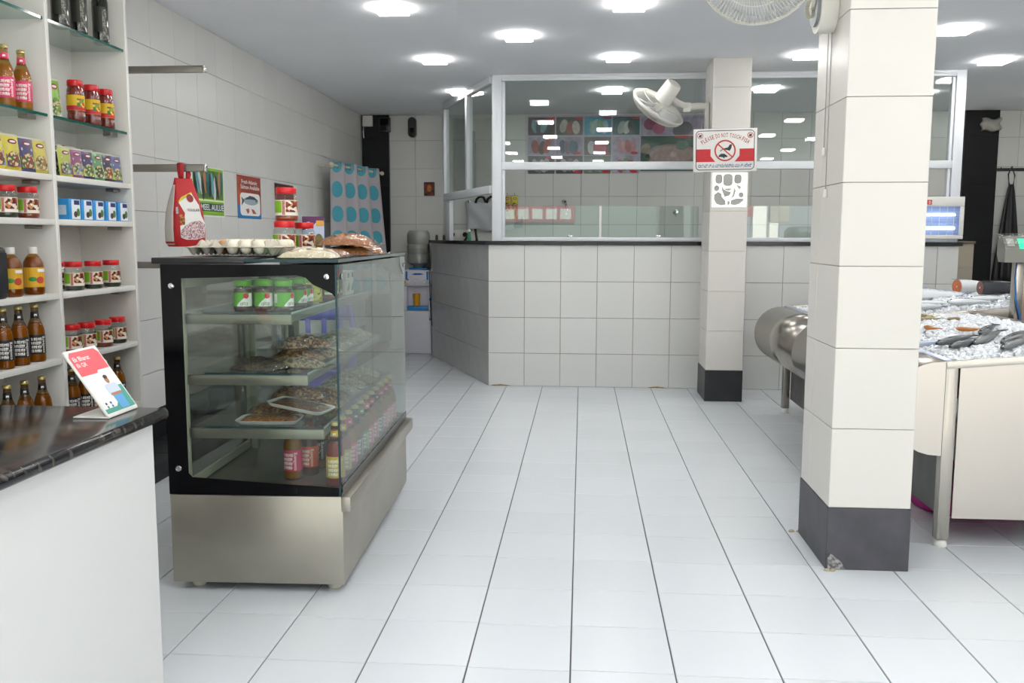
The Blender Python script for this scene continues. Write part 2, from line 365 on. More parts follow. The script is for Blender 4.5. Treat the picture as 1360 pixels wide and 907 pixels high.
# aluminium glazed screen on the ledge (front run)
F0 = KY; F1 = KY+.06
scr = thing('glazed_screen', 'white aluminium framed glass screen on the kitchen ledge facing the shop', 'glass screen', (0, KY, LEDGE))
def part(b, name, mat, root, lbl=None):
    b.map(lambda p: p-root.location); o = b.build(name, mat, root)
    if lbl: o['label'] = lbl
    return o
XM = [-.74, .93, 1.24, 2.905]
part(B().bev(-.745, -.665, F0, F1+.02, LEDGE, H-.002, .004), 'corner_post', alu, scr)
part(B().bev(-.664, -.640, F0+.01, F1, LEDGE+.035, H-.055, .002), 'glazing_bead', alu, scr)
part(B().bev(2.90, 2.975, F0, F1, LEDGE, H-.002, .004), 'end_post', alu, scr)
part(B().bev(2.872, 2.895, F0+.01, F1, LEDGE+.035, H-.055, .002), 'glazing_bead', alu, scr)
part(B().bev(-.664, 2.899, F0, F1, H-.05, H-.002, .004), 'top_rail', alu, scr)
part(B().bev(-.664, 2.899, F0-.01, F0+.012, H-.03, H-.002, .003), 'cornice_strip', alu, scr)
part(B().bev(-.664, 2.899, F0-.004, F1, 1.79, 1.852, .004), 'middle_rail', alu, scr)
part(B().bev(-.664, 2.899, F0, F1, LEDGE, 1.243, .004), 'bottom_rail', alu, scr)
part(B().box(-.64, .94, F0+.026, F0+.032, 1.853, H-.052), 'upper_pane', glass, scr)
part(B().box(1.22, 2.872, F0+.026, F0+.032, 1.853, H-.052), 'upper_pane', glass, scr)
glass_l = GL('low_pane', (.84,.9,.88), .085)
for x0, x1 in ((-.64, .135), (.155, .94), (1.22, 2.05), (2.06, 2.70)):
    pn = part(B().box(x0, x1, F0+.02, F0+.026, 1.243, 1.497), 'low_pane', glass_l, scr)
part(B().bev(.136, .154, F0+.012, F0+.034, 1.243, 1.5, .002), 'pane_clip', white, scr)
for x in (-.1, .62): part(B().bev(x-.02, x+.02, F0+.01, F0+.04, 1.243, 1.262, .004), 'glass_clamp', chrome, scr)
# slanting run of the screen
sc2 = thing('glazed_screen', 'white aluminium framed glass screen slanting back on the kitchen side ledge', 'glass screen', (A.x, A.y, LEDGE))
def sl(b):
    """local frame of the slanting run: x along it from the corner, y into the kitchen"""
    return b.map(lambda p: Vector((dn.x*p.x+nrm.x*p.y, dn.y*p.x+nrm.y*p.y, p.z-LEDGE)))
SE = L_*.79; SM = L_*.37
for b, n, m in ((B().bev(.045, SE, .02, .075, H-.06, H-.004, .004), 'top_rail', alu), (B().bev(.045, SE, .02, .075, 1.60, 1.668, .004), 'lower_rail', alu),
                (B().bev(SM-.03, SM+.03, .02, .075, 1.669, H-.061, .004), 'mullion', alu), (B().bev(SE-.05, SE, .02, .075, 1.669, H-.061, .004), 'end_mullion', alu),
                (B().bev(SE-.22, SE, .03, .07, LEDGE, 1.599, .004), 'support_leg', alu),
                (B().box(.09, SM-.03, .045, .051, 1.669, H-.061), 'pane', glass), (B().box(SM+.03, SE-.05, .045, .051, 1.669, H-.061), 'pane', glass)):
    sl(b).build(n, m, sc2)
# ------------------------------------------------------------------ ceiling lights: square surface-mounted panels
lamp_m = M('led_diffuser', (1, .985, .96), .5, emit=LAMP_E)
lamp_f = M('lamp_frame', '#f2f2f0', .4)
pl = thing('ceiling_light', 'x', 'ceiling light')
rim_m = M('led_rim', (1, .985, .96), .5, emit=24.0)
fr_ = B()
for x0, x1, y0, y1 in ((-.088, .088, -.088, -.080), (-.088, .088, .080, .088), (-.088, -.080, -.0795, .0795), (.080, .088, -.0795, .0795)): fr_.box(x0, x1, y0, y1, -.024, 0)
fr_.build('frame', rim_m, pl)
B().box(-.0795, .0795, -.0795, .0795, -.0235, -.004).build('diffuser', lamp_m, pl)
spots = []
for y in (-.7, .8, 2.3, 3.79, 5.27, 6.76, 8.25):
    for x in (-1.11, .25, 1.6, 3.0): spots.append((x, y))
for y in (.05, 1.55, 3.05, 4.53, 6.02):
    for x in (-.43, 2.33): spots.append((x, y))
spots.append((4.2, 6.0)); spots.append((4.2, 8.6))
for x, y in spots:
    if x == 3.0: x = 3.02; y += .3
    lb = 'square white surface mounted ceiling light over the open shop floor'
    if y > KY and x > -.9: lb = 'square white surface mounted ceiling light inside the glazed kitchen'
    if x < -1 and y > 8: lb = 'square white ceiling light near the water dispenser corner'
    lb = {(-1.11, 5.27): 'square ceiling light over the aisle beyond the display cabinet', (.25, 5.27): 'square ceiling light over the middle of the floor, farther from kitchen', (-.43, 6.02): 'square ceiling light set off the main rows before the corner post',
          (-1.11, 6.76): 'square ceiling light before the slanting kitchen screen', (.25, 6.76): 'square ceiling light just before the kitchen screen and photo board', (1.6, 6.76): 'square ceiling light beside the column with the sign',
          (2.33, 6.02): 'square ceiling light over the fish counter', (3.02, 7.06): 'square ceiling light near the kitchen end post'}.get((round(x, 2), round(y, 2)), lb)
    put(pl, (x, y, H-.001), 0, lb, 'square ceiling lights')
# ------------------------------------------------------------------ white shelf unit against the left wall
SX = -2.122; SB = -2.392; Y0s, Yd, Ye = 2.6, 3.50, 4.13
ZS = [2.10, 1.725, 1.487, 1.31, 1.01, .743, .45, .2]
su = thing('shelf_unit', 'tall white laminate shelf unit with glass upper shelves against the tiled wall', 'shelf unit', (SB, Ye, 0))
part(B().box(SB, SB+.006, Y0s, Ye, .02, H-.02), 'back_panel', paint_w, su)
for y in (Y0s-.025, Yd, Ye): part(B().bev(SB+.006, SX, y, y+.024, 0, H-.01, .002), 'side_panel' if y != Yd else 'divider_panel', paint_w, su)
for y0, y1 in ((Y0s, Yd-.001), (Yd+.025, Ye-.001)):
    for i, z in enumerate(ZS):
        if i < 2:
            o = part(B().box(SB+.007, SX-.012, y0, y1, z-.008, z), 'glass_shelf', glass_s, su)
            part(B().box(SX-.0118, SX-.0085, y0, y1, z-.0105, z+.0005), 'polished_edge', glass_e, su, 'dark green polished front edge of the glass shelf')
        else: part(B().bev(SB+.007, SX-.002, y0, y1, z-.024, z, .0015), 'shelf_board', paint_w, su)
        if i >= 1:
            zz = z-.008 if i < 2 else z-.024
            for ys in (y1-.05,): part(B().bev(SX-.09, SX-.05, ys-.02, ys+.04, zz-.016, zz-.0005, .003), 'shelf_bracket', steel_d, su, 'small grey metal shelf bracket')
# steel bars standing out from the wall
for i, (z, h, lb) in enumerate(((2.077, .034, 'steel shelf bar standing out high on the tiled wall'), (1.588, .038, 'steel shelf bar carrying the red rice bag'), (1.094, .034, 'steel shelf bar standing out behind the display cabinet'))):
    bar = thing('wall_bar', lb, 'shelf bar', (XL, 4.5, z), 0, 'steel bars on the side wall'); x1 = (.49, .478, .455)[i]
    B().bev(.007, x1, -.012, .012, -h/2, h/2, .003).build('rail', steel_d, bar)
    B().bev(x1+.0005, x1+.012, -.014, .014, -h/2-.001, h/2+.001, .004).build('end_cap', chrome, bar)
    B().bev(.001, .0065, -.03, .03, -h/2-.02, h/2+.02, .002).build('wall_plate', steel_d, bar)
# ------------------------------------------------------------------ foreground service counter
cw = thing('service_counter', 'white service counter with polished black granite top', 'counter', (-1.5, 2.3, 0))
gran = M('black_granite', '#17161a', .12, spec=.3)
nt = gran.node_tree; Nn = nt.nodes; tcn = Nn.new('ShaderNodeTexCoord'); mp = Nn.new('ShaderNodeMapping'); mp.inputs['Rotation'].default_value = (0, 0, .5); mp.inputs['Scale'].default_value = (3, 14, 6)
nz = Nn.new('ShaderNodeTexNoise'); nz.inputs['Scale'].default_value = 2.2; nz.inputs['Detail'].default_value = 9; nz.inputs['Distortion'].default_value = 1.2
rp = Nn.new('ShaderNodeValToRGB'); rp.color_ramp.elements[0].position = .52; rp.color_ramp.elements[0].color = (.008,.008,.010,1); rp.color_ramp.elements[1].position = .78; rp.color_ramp.elements[1].color = (.13,.11,.09,1)
nt.links.new(tcn.outputs['Object'], mp.inputs[0]); nt.links.new(mp.outputs[0], nz.inputs['Vector']); nt.links.new(nz.outputs['Fac'], rp.inputs[0]); nt.links.new(rp.outputs[0], Nn['Principled BSDF'].inputs['Base Color'])
part(B().box(-1.72, -1.154, .6, 2.3, 0, .745), 'body', paint_p, cw)
part(B().bev(-1.78, -1.118, .58, 2.335, .746, .778, .014, 4), 'granite_top', gran, cw, 'polished black granite top with pale veins')
# ------------------------------------------------------------------ product prototypes
def cdisc(r, a0, z0, ra, rz, n=16):
    """round print lying on a cylinder of radius r"""
    f = lambda a, z: (r*math.cos(a), r*math.sin(a), z); v = [f(a0, z0)]
    for t in (.33, .67, 1.): v += [f(a0+ra*t*math.cos(2*PI*k/n), z0+rz*t*math.sin(2*PI*k/n)) for k in range(n)]
    return B().add(v, [(0, 1+k, 1+(k+1) % n) for k in range(n)]+[(1+q*n+k, 1+(q+1)*n+k, 1+(q+1)*n+(k+1) % n, 1+q*n+(k+1) % n) for q in range(2) for k in range(n)], True)
def beer(name, cat, lab_hex, liq, letter='coolberg', lettercol='#f2efe8', cap='#c8b878'):
    r = thing(name, 'x', cat)
    g = GL('bottle_glass_'+liq[1:], tuple(max(.05, x)**.42 for x in lin(liq)), .05)
    B().lathe([(.030,0),(.0325,.004),(.033,.01),(.033,.118),(.031,.135),(.024,.156),(.0175,.172),(.0145,.19),(.0138,.214),(.0142,.218)], 20).build('bottle_body', g, r)
    B().lathe([(.029,.002),(.0318,.006),(.032,.012),(.032,.117),(.030,.134),(.023,.155)], 16).build('drink', M('drink_'+liq[1:], liq, .25, spec=.3), r)
    m = M('label_'+lab_hex[1:], lab_hex, .45)
    l = B().lathe([(.0333,.032),(.0336,.033),(.0336,.108),(.0333,.109)], 24).build('label', m, r)
    B().lathe([(.0170,.175),(.0166,.176),(.0147,.198),(.0143,.199)], 20).build('neck_label', m, r)
    b = B(); R_ = .0340
    def cyl(a0, zc): return lambda x, y: (R_*math.cos(a0+x/R_), R_*math.sin(a0+x/R_), zc+y)
    text_flat(b, letter, cyl(.62, .069), w=.066, h=.016, rot=PI/2)
    b.build('lettering', M('label_ink_'+lettercol[1:], lettercol, .5), l)
    b = B(); rd = random.Random(3)           # big hand-drawn looking front word, too small to read
    for row in range(4):
        z = .092-row*.0155; x = -.024
        while x < .013:
            w = rd.uniform(.003, .006); h = rd.uniform(.005, .0066); sl_ = rd.uniform(-.002, .002)
            f = cyl(-.05, z); q = [f(x, -h), f(x+w*.55, -h), f(x+w*.55+sl_, h), f(x+sl_, h)]; b.add(q, [(0,1,2,3)])
            if rd.random() < .6: q = [f(x, sl_), f(x+w, sl_), f(x+w, sl_+.0025), f(x, sl_+.0025)]; b.add(q, [(0,1,2,3)])
            x += w
    b.build('script_print', M('label_ink_'+lettercol[1:], lettercol, .5), l)
    b = B(); f2 = lambda x, y: (.0164*math.cos(x/.0164-.05), .0164*math.sin(x/.0164-.05), .187+y)
    b.add([f2(-.005,-.004), f2(.005,-.004), f2(.005,.004), f2(-.005,.004)], [(0,1,2,3)]); b.build('neck_mark', M('label_ink_'+lettercol[1:], lettercol, .5), l)
    B().lathe([(.0148,.2165),(.016,.218),(.0155,.226),(.0125,.2295),(.0,.2298)], 16, sm=True).build('crown_cap', M('cap_'+cap[1:], cap, .3, metal=.8), r)
    return r
def spice_jar(name, cont, lid='#cf1b20', h=.123, rad=.039, style='spice'):
    r = thing(name, 'x', 'jar'); k = h/.123; q = rad/.039
    sc = lambda pr: [(a*q, z*k) for a, z in pr]
    B().lathe(sc([(.034,0),(.038,.004),(.039,.012),(.039,.078),(.037,.09),(.031,.1),(.031,.104)]), 22).build('jar_body', film_j, r)
    fl_ = .0145 if style == 'pickle' else 0.
    B().lathe(sc([(.033,.002),(.037,.006),(.038,.012),(.038,.07),(.037-fl_*.15,.074+fl_),(.0,.0745+fl_)]), 18).build('contents', M('paste_'+cont[1:], cont, .35, noise=.35, nscale=90, coat=.4), r)
    B().lathe(sc([(.0345,.1),(.0352,.101),(.0352,.119),(.034,.1225),(.0,.123)]), 24).build('lid', M('lid_'+lid[1:], lid, .3), r)
    def wrap(a0, a1, z0, z1, rr, n=8):
        b = B(); return b.grid(lambda u, v: (rr*q*math.cos(a0+(a1-a0)*u), rr*q*math.sin(a0+(a1-a0)*u), (z0+(z1-z0)*v)*k), n, 1)
    if style == 'spice':
        l = wrap(-1.5, 1.5, .02, .076, .0394, 14).build('label', M('label_white', '#e9e2d6', .5), r)
        wrap(-1.5, -.52, .03, .073, .0397).build('green_panel', M('label_green', '#7fb41c', .5), l)
        wrap(-.48, -.22, .022, .074, .0397).build('red_strip', M('label_redstrip', '#d88a80', .5, noise=.6, nscale=300), l)
        wrap(-.16, 1.45, .032, .074, .0397).build('picture', speckle('label_picture', ['#6d1f1a', '#e8dcc8', '#8a2f22', '#c88a4a', '#4b1514', '#d9d2c8'], 95), l)
    elif style == 'pickle':
        l = wrap(-1.6, 1.6, .02, .075, .0394, 14).build('label', M('label_greenjar', '#55a31a', .5), r)
        fn = lambda x, y: (.0398*q*math.cos(x), .0398*q*math.sin(x), y*k)
        up = lambda a: .022+.05*min(1, max(0, (a+.15)/1.4))**.8
        B().grid(lambda u, v: fn(-.1+1.68*u, .0205+(up(-.1+1.68*u)-.0205)*v), 12, 2).build('white_swoosh', paper, l)
        cdisc(.0402*q, .85, .062*k, .30, .011*k).build('red_emblem', redp, l)
        b = B(); b.grid(lambda u, v: tuple(x_*1.004 for x_ in fn(-1.35+.5*u, .034+.036*v)[:2])+(fn(0, .034+.036*v)[2],), 4, 1); b.build('text_block', M('label_grey', '#dfe6d8', .5, noise=.3, nscale=400), l)
        b = B()
        for a, z in ((.35,.029),(.6,.032),(.9,.03)): b.add([fn(a-.12, z-.006), fn(a+.12, z-.006), fn(a+.14, z+.006), fn(a-.1, z+.007)], [(0,1,2,3)])
        b.map(lambda p: Vector((p.x*1.006, p.y*1.006, p.z))).build('pickle_picture', M('label_pic', '#b9b49a', .5, noise=.4, nscale=200), l)
    return r
def tall_jar(name):
    r = thing(name, 'x', 'jar')
    B().lathe([(.032,0),(.036,.005),(.036,.035),(.034,.04),(.036,.046),(.036,.115),(.034,.135),(.029,.15),(.028,.156)], 22).build('jar_body', M('red_pickle', '#7a2413', .18, coat=.8, noise=.5, nscale=70), r)
    B().lathe([(.031,.15),(.032,.152),(.032,.172),(.03,.176),(0,.177)], 22).build('lid', red, r)
    def wrap(a0, a1, z0, z1, rr): return B().grid(lambda u, v: (rr*math.cos(a0+(a1-a0)*u), rr*math.sin(a0+(a1-a0)*u), z0+(z1-z0)*v), 12, 1)
    l = wrap(-1.6, 1.6, .048, .112, .0364).build('label', M('label_yellow', '#dcb51c', .5), r)
    wrap(-1.6, 1.6, .049, .068, .0367).build('red_band', redp, l)
    wrap(0, 1.0, .062, .098, .0369).build('picture', speckle('label_mango', ['#7d9a2c', '#c0392b', '#e0c23a', '#3f6b22'], 130), l)
    return r
def vinegar(name):
    r = thing(name, 'x', 'bottle')
    B().lathe([(.033,0),(.037,.005),(.038,.02),(.038,.112),(.035,.13),(.024,.15),(.0145,.16),(.0145,.168)], 22).build('bottle_body', GL('pet_amber', (.82,.60,.30), .05), r)
    B().lathe([(.032,.003),(.036,.008),(.037,.02),(.037,.111),(.034,.129),(.023,.149)], 18).build('drink', M('cider', '#7d4c1c', .3), r)
    B().lathe([(.0165,.162),(.017,.163),(.017,.185),(.016,.188),(0,.1882)], 18).build('cap', white, r)
    def wrap(a0, a1, z0, z1, rr, b=None): return (b or B()).grid(lambda u, v: (rr*math.cos(a0+(a1-a0)*u), rr*math.sin(a0+(a1-a0)*u), z0+(z1-z0)*v), 10, 1)
    l = wrap(-1.7, 1.7, .03, .108, .0384).build('label', M('label_gold', '#d9a81e', .5), r)
    cdisc(.0389, .55, .058, .42, .014).build('apple_picture', M('label_apple', '#b9422f', .5), l)
    cdisc(.0391, -.2, .062, .4, .009).build('green_mark', M('label_leaf', '#3c8a2c', .5), l)
    wrap(.3, 1.3, .09, .102, .0388).build('white_strip', paper, l)
    return r
def packet(name, c1, c2, pic, w=.088, h=.135, oval='#7a1420'):
    """flat printed pouch standing on its edge, front towards +X"""
    r = thing(name, 'x', 'packet')
    def fn(sgn):
        def g(u, v):
            e = (math.sin(PI*u)**.5)*(min(1, v*6, (1-v)*6)); return (sgn*.009*e, (u-.5)*w, v*h)
        return g
    b = B().grid(fn(1), 8, 8); b.grid(fn(-1), 8, 8); b.build('pouch', M('foil_'+c1[1:], c1, .28), r)
    def patch(name, poly, mat, dx): 
        bb = B(); bb.add([(dx+.0092*(math.sin(PI*(y/w+.5))**.5), y, z) for y, z in poly], [tuple(range(len(poly)))]); return bb.build(name, mat, r)
    patch('lower_panel', [(-w*.40, .012), (w*.40, .012), (w*.40, h*.50), (-w*.40, h*.42)], M('foil_'+c2[1:], c2, .35), .0008)
    patch('picture', ell(0, h*.29, w*.38, h*.22, 14), speckle('food_'+pic[1:], [pic, '#2f5d1e', pic, '#c9b58a'], 110), .0016)
    patch('brand_oval', ell(w*.02, h*.78, w*.27, h*.07, 16), M('foil_'+oval[1:], oval, .35), .0008)
    patch('oval_strip', ell(w*.02, h*.78, w*.18, h*.03, 16), paper, .0014)
    patch('top_seal', [(-w*.46, h*.93), (w*.46, h*.93), (w*.46, h*.985), (-w*.46, h*.985)], M('foil_seal', '#b9b7a8', .3), .0004)
    patch('title_strip', [(-w*.34, h*.585), (w*.34, h*.585), (w*.34, h*.655), (-w*.34, h*.655)], M('foil_title', '#d9d4c2', .5, noise=.6, nscale=300), .0012)
    return r
def carton(name, body, face, dims=(.06,.085,.087)):
    dx, dy, dz = dims; r = thing(name, 'x', 'carton')
    B().bev(-dx/2, dx/2, -dy/2, dy/2, 0, dz, .0015).build('box_body', M('card_'+body[1:], body, .45), r)
    l = B().box(dx/2, dx/2+.0006, -dy/2+.02, dy/2-.002, .003, dz-.003).build('front_print', M('card_'+face[1:], face, .5), r)
    B().box(dx/2+.0006, dx/2+.0011, -.004, dy/2-.006, dz*.72, dz*.93).build('brand_print', M('print_navy', '#2a2f6b', .5), l)
    bb = B(); bb.prism(ell(dy*.06, dz*.26, .013, .013, 16), dx/2+.0006, dx/2+.0012, 'x'); bb.build('nut_picture', M('print_brown', '#4a2a22', .5), l)
    bb = B(); bb.prism(ell(dy*.30, dz*.36, .012, .017, 14), dx/2+.0006, dx/2+.001, 'x'); bb.build('palm_picture', M('print_leaf', '#3f7d3a', .5), l)
    B().box(-dx*.3, dx*.3, -dy/2-.0006, -dy/2, .02, .06).build('side_text', M('print_pale', '#cfe2f2', .5, noise=.3, nscale=400), l)
    return r
# ------------------------------------------------------------------ shelf stock
X0 = -2.175
p_pink = beer('beer_bottle', 'bottle', '#d63a66', '#b98f34')
p_blk = beer('beer_bottle', 'bottle', '#17171a', '#a87a26')
p_org = beer('beer_bottle', 'bottle', '#d4541c', '#7a3a12')
p_grn = beer('beer_bottle', 'bottle', '#4f9a35', '#9a7a30')
p_brn = beer('beer_bottle', 'bottle', '#5b4a26', '#7a4a16')
p_yel = beer('beer_bottle', 'bottle', '#c9a41c', '#a84d14')
TOW = 'white shelf unit'
def ordn(i): return ('first', 'second', 'third', 'fourth', 'fifth', 'sixth', 'seventh', 'eighth', 'ninth', 'tenth')[i]
# inner bay (between divider and the far side of the unit)
for i, y in enumerate((3.31, 3.415)):
    put(p_pink, (X0, y, ZS[1]+.0005), -.92, 'pink labelled beer bottle on lower glass shelf, '+('standing nearer the divider panel' if i else 'farther from the divider panel'), 'pink bottles on the glass shelf')
for i, y in enumerate((3.11, 3.20, 3.297, 3.40)):
    put(p_blk, (X0+.004, y, ZS[5]+.0005), -.95+.06*i, 'black labelled beer bottle on board above the lowest bottles, %s from divider panel' % ordn(3-i), 'black labelled bottles')
for i, y in enumerate((3.10, 3.20, 3.307, 3.422)):
    put(p_blk, (X0+.004, y, ZS[6]+.0005), -.92, 'black labelled beer bottle half hidden behind the granite counter, %s from divider panel' % ordn(3-i), 'black labelled bottles')
pv = vinegar('vinegar_bottle')
for i, y in enumerate((3.275, 3.416)): put(pv, (X0, y, ZS[4]+.0005), -.92, 'amber vinegar bottle with white cap and yellow label, '+('beside the divider panel' if i else 'beside the black speaker'), 'vinegar bottles')
p_red = spice_jar('spice_jar', '#8a3318'); p_drk = spice_jar('spice_jar', '#2e3a26')
put(p_drk, (X0, 3.27, ZS[3]+.0005), -.92, 'red lidded jar with dark green contents next to red spice jar', 'red lidded spice jars')
put(p_red, (X0, 3.406, ZS[3]+.0005), -.92, 'red lidded jar of red spice paste beside the divider panel', 'red lidded spice jars')
pk = [packet('spice_packet', '#c9b93a', '#3d79b4', '#6d1f18'), packet('spice_packet', '#c6b83c', '#574a86', '#702a1c'), packet('spice_packet', '#3b3566', '#7d9a4a', '#7a2a1c'), packet('spice_packet', '#c4b64a', '#d8d2a0', '#94653a')]
for i, y in enumerate((3.185, 3.277, 3.366, 3.452)):
    o = put(pk[i], (X0+.034, y, ZS[2]+.002), 0, ('yellow and blue spice packet leaning on the shelf board', 'yellow and purple spice packet with dark meat picture', 'dark purple spice packet with green leaf panel', 'yellow spice packet with pale panel next to divider panel')[i], 'spice packets in the inner bay', rot=(0, -.10, -.1))
# small black speaker at the edge of the bay
sp = thing('speaker_box', 'black rounded speaker standing beside the vinegar bottles', 'speaker', (X0+.01, 3.125, ZS[4]+.0005))
B().bev(-.06, .05, -.045, .045, 0, .19, .015, 3).build('housing', black, sp)
B().bev(.0505, .054, -.035, .035, .02, .17, .003).build('front_grille', M('speaker_cloth', '#1c1e22', .8, noise=.3, nscale=300), sp)
# dark bottles on the top glass shelf
wn = thing('oil_bottle', 'x', 'bottle')
B().lathe([(.030,0),(.034,.005),(.035,.015),(.035,.18),(.03,.21),(.017,.24),(.014,.26),(.014,.30)], 22).build('bottle_body', M('dark_green_glass', '#15180f', .08, coat=.6), wn)
B().lathe([(.016,.295),(.016,.32),(0,.321)], 16).build('cap', black, wn)
l = B().grid(lambda u, v: (.0356*math.cos(-1.2+1.6*u), .0356*math.sin(-1.2+1.6*u), .05+.11*v), 10, 1).build('label', M('oil_label', '#1d2117', .5), wn)
B().grid(lambda u, v: (.036*math.cos(-.1+.55*u), .036*math.sin(-.1+.55*u), .03+.12*v), 6, 1).build('label_text', M('oil_label_text', '#8d8d80', .5, noise=.85, nscale=120), l)
for i, y in enumerate((3.70, 3.84, 4.02)): put(wn, (X0, y, ZS[0]+.0005), -.75, 'tall dark oil bottle on top glass shelf, %s from the divider panel' % ordn(i), 'dark oil bottles')
for i, y in enumerate((3.18, 3.29)): put(wn, (X0-.05, y, ZS[0]+.0005), 0, 'dark oil bottle high on top glass shelf beyond the divider panel', 'dark oil bottles beyond the divider')
# outer bay (beside the tiled wall)
tj = tall_jar('pickle_jar')
for i, y in enumerate((3.775, 3.90, 4.02)): put(tj, (X0+.005, y, ZS[1]+.0005), -.92, 'tall red pickle jar with yellow label on lower glass shelf, %s from green pouch' % ordn(i), 'tall red pickle jars')
gp = packet('snack_pouch', '#7fb43a', '#e8e8e4', '#6b8a3a', .075, .17, '#a01c28')
put(gp, (X0-.02, 3.665, ZS[1]+.002), 0, 'green and white pouch standing beside the tall red pickle jars', rot=(0, -.1, -.2))
rk = [packet('seasoning_packet', a, b_, c, .082, .128) for a, b_, c in (('#aab04a', '#8a3a7a', '#6a7a86'), ('#85446e', '#c9cf50', '#7b8a94'), ('#3b2f5e', '#d7e08a', '#4e6a2a'), ('#5f8f60', '#cfe3c4', '#2f3a20'), ('#35304a', '#8fc46a', '#9a3a24'), ('#55608c', '#b8c84a', '#7d7a5a'))]
nm = ('lime and purple seasoning packet next to the divider panel', 'magenta seasoning packet with lime band', 'dark purple seasoning packet with pale green panel', 'green seasoning packet with white panel', 'dark seasoning packet with green panel and red food picture', 'blue seasoning packet touching the end panel')
for i, y in enumerate((3.665, 3.75, 3.835, 3.92, 4.0, 4.08)): put(rk[i], (X0+.012, y, ZS[2]+.002), 0, nm[i], 'seasoning packets in the outer bay', rot=(0, -.1, -.12))
r2 = packet('seasoning_packet', '#2f2a58', '#c9cf50', '#4e6a2a', .082, .145)
for i, y in enumerate((3.72, 3.83, 3.97)): put(r2, (X0-.055, y, ZS[2]+.002), 0, 'dark blue seasoning packet standing behind the front row', 'packets behind the front row', rot=(0, -.1, -.1))
cb = carton('coconut_carton', '#2f8fd0', '#e9eef2')
for i, y in enumerate((3.66, 3.755, 3.85, 3.955, 4.062)): put(cb, (X0+.012, y, ZS[3]+.0005), 0, 'blue and white coconut carton, %s from the divider panel' % ordn(i), 'coconut cartons')
for i, (x, y, pr) in enumerate(((0, 3.70, p_drk), (-.10, 3.735, p_drk), (.01, 3.835, p_drk), (.01, 3.99, p_drk))):
    put(pr, (X0+x, y, ZS[4]+.0005), -.92, ('red lidded jar of green paste below cartons, next to divider panel', 'red lidded jar hidden behind other jars below the cartons', 'red lidded jar of green paste in middle of the board below cartons', 'red lidded jar of green paste below cartons, near end panel')[i], 'red lidded spice jars')
for i, (x, y, pr) in enumerate(((0, 3.66, p_red), (-.11, 3.70, p_red), (.012, 3.755, p_drk), (.008, 3.90, p_red), (0, 4.04, p_drk))):
    put(pr, (X0+x, y, ZS[5]+.0005), -.92, ('red lidded jar of red paste behind the payment stand, next to divider panel', 'red lidded jar at the back above the payment stand', 'red lidded jar of green paste just above the payment stand', 'red lidded jar of red paste between two green paste jars', 'red lidded jar of green paste next to end panel, lower board')[i], 'red lidded spice jars')
for i, (x, y, pr, nm_) in enumerate(((0, 3.64, p_blk, 'black'), (.01, 3.725, p_blk, 'black'), (.0, 3.80, p_org, 'orange'), (-.0, 3.90, p_blk, 'black'), (0, 4.02, p_blk, 'black'))):
    put(pr, (X0+x, y, ZS[6]+.0005), -.92, '%s labelled beer bottle behind the payment stand, %s from divider panel' % (nm_, ordn(i)), 'beer bottles on the lowest board')
# ------------------------------------------------------------------ payment stand on the granite
st = thing('payment_stand', 'white acrylic stand with red and teal payment card on the granite counter', 'payment stand', (-1.2, 2.239, .7785), PI/2)
Wd = .152; Hh = .2; tl = .60
B().bev(-Wd/2, Wd/2, -.001, .095, 0, .004, .0015).build('foot', white, st)
def card(x, y, e=0.): return (x, y*math.sin(tl)-e*math.cos(tl), .0045+y*math.cos(tl)+e*math.sin(tl))
def cardpart(poly, e0, e1, name, mat, par):
    b = B().prism(poly, e0, e1, 'z'); b.map(lambda p: Vector(card(p.x, p.y, p.z))); return b.build(name, mat, par)
bd = cardpart(rrect(-Wd/2, Wd/2, 0, Hh, .004), -.004, 0, 'card_holder', white, st)
w2 = Wd/2-.006
cardpart(rrect(-w2, w2, .006, Hh-.006, .006), .0001, .0005, 'card_sheet', paper, st)
cardpart([(-w2, .122), (.004, .122), (.012, .130), (w2, .130), (w2, Hh-.02), (w2-.012, Hh-.007), (-w2+.012, Hh-.007), (-w2, Hh-.02)], .0006, .0009, 'red_header', M('card_red', '#d8565e', .5), bd)
cardpart([(-w2, .007), (w2, .007), (w2, .075), (.03, .075), (.024, .045), (-.01, .02), (-w2, .02)], .0006, .0009, 'teal_footer', M('card_teal', '#4a9a8c', .5), bd)
cardpart(rrect(-.006, .052, .05, .085, .01), .0010, .0013, 'shirt_picture', M('card_shirt', '#c9d4e6', .5), bd)
cardpart([(.004, .01), (.044, .01), (.046, .05), (.002, .05)], .0010, .0013, 'jeans_picture', M('card_jeans', '#5b9fd0', .5), bd)
cardpart(rrect(-.002, .05, .05, .058, .004), .0014, .0017, 'arms_picture', M('card_skin', '#b07a58', .5), bd)
cardpart(ell(.021, .098, .009, .012, 16), .0010, .0013, 'face_picture', M('card_skin', '#b07a58', .5), bd)
cardpart(ell(.021, .106, .0095, .006, 14), .0014, .0016, 'hair_picture', black, bd)
for k, (x, y) in enumerate(((-.05, .034), (-.028, .034), (-.05, .024), (-.028, .024))): cardpart(ell(x, y, .004, .004, 10), .0010, .0013, 'app_mark', M('card_mark%d' % k, ('#3a2f6b', '#4a4f9a', '#2c8a5a', '#3a6ab0')[k], .5), bd)
b = B()
for t, y, w_ in (('Ek Bharat', .172, .075), ('Ek QR', .153, .045)): text_flat(b, t, lambda x, z, yy=y, ww=w_: card(x-.06+ww/2, z+yy, .0011), w=w_, h=.0135)
b.build('lettering', paper, bd)
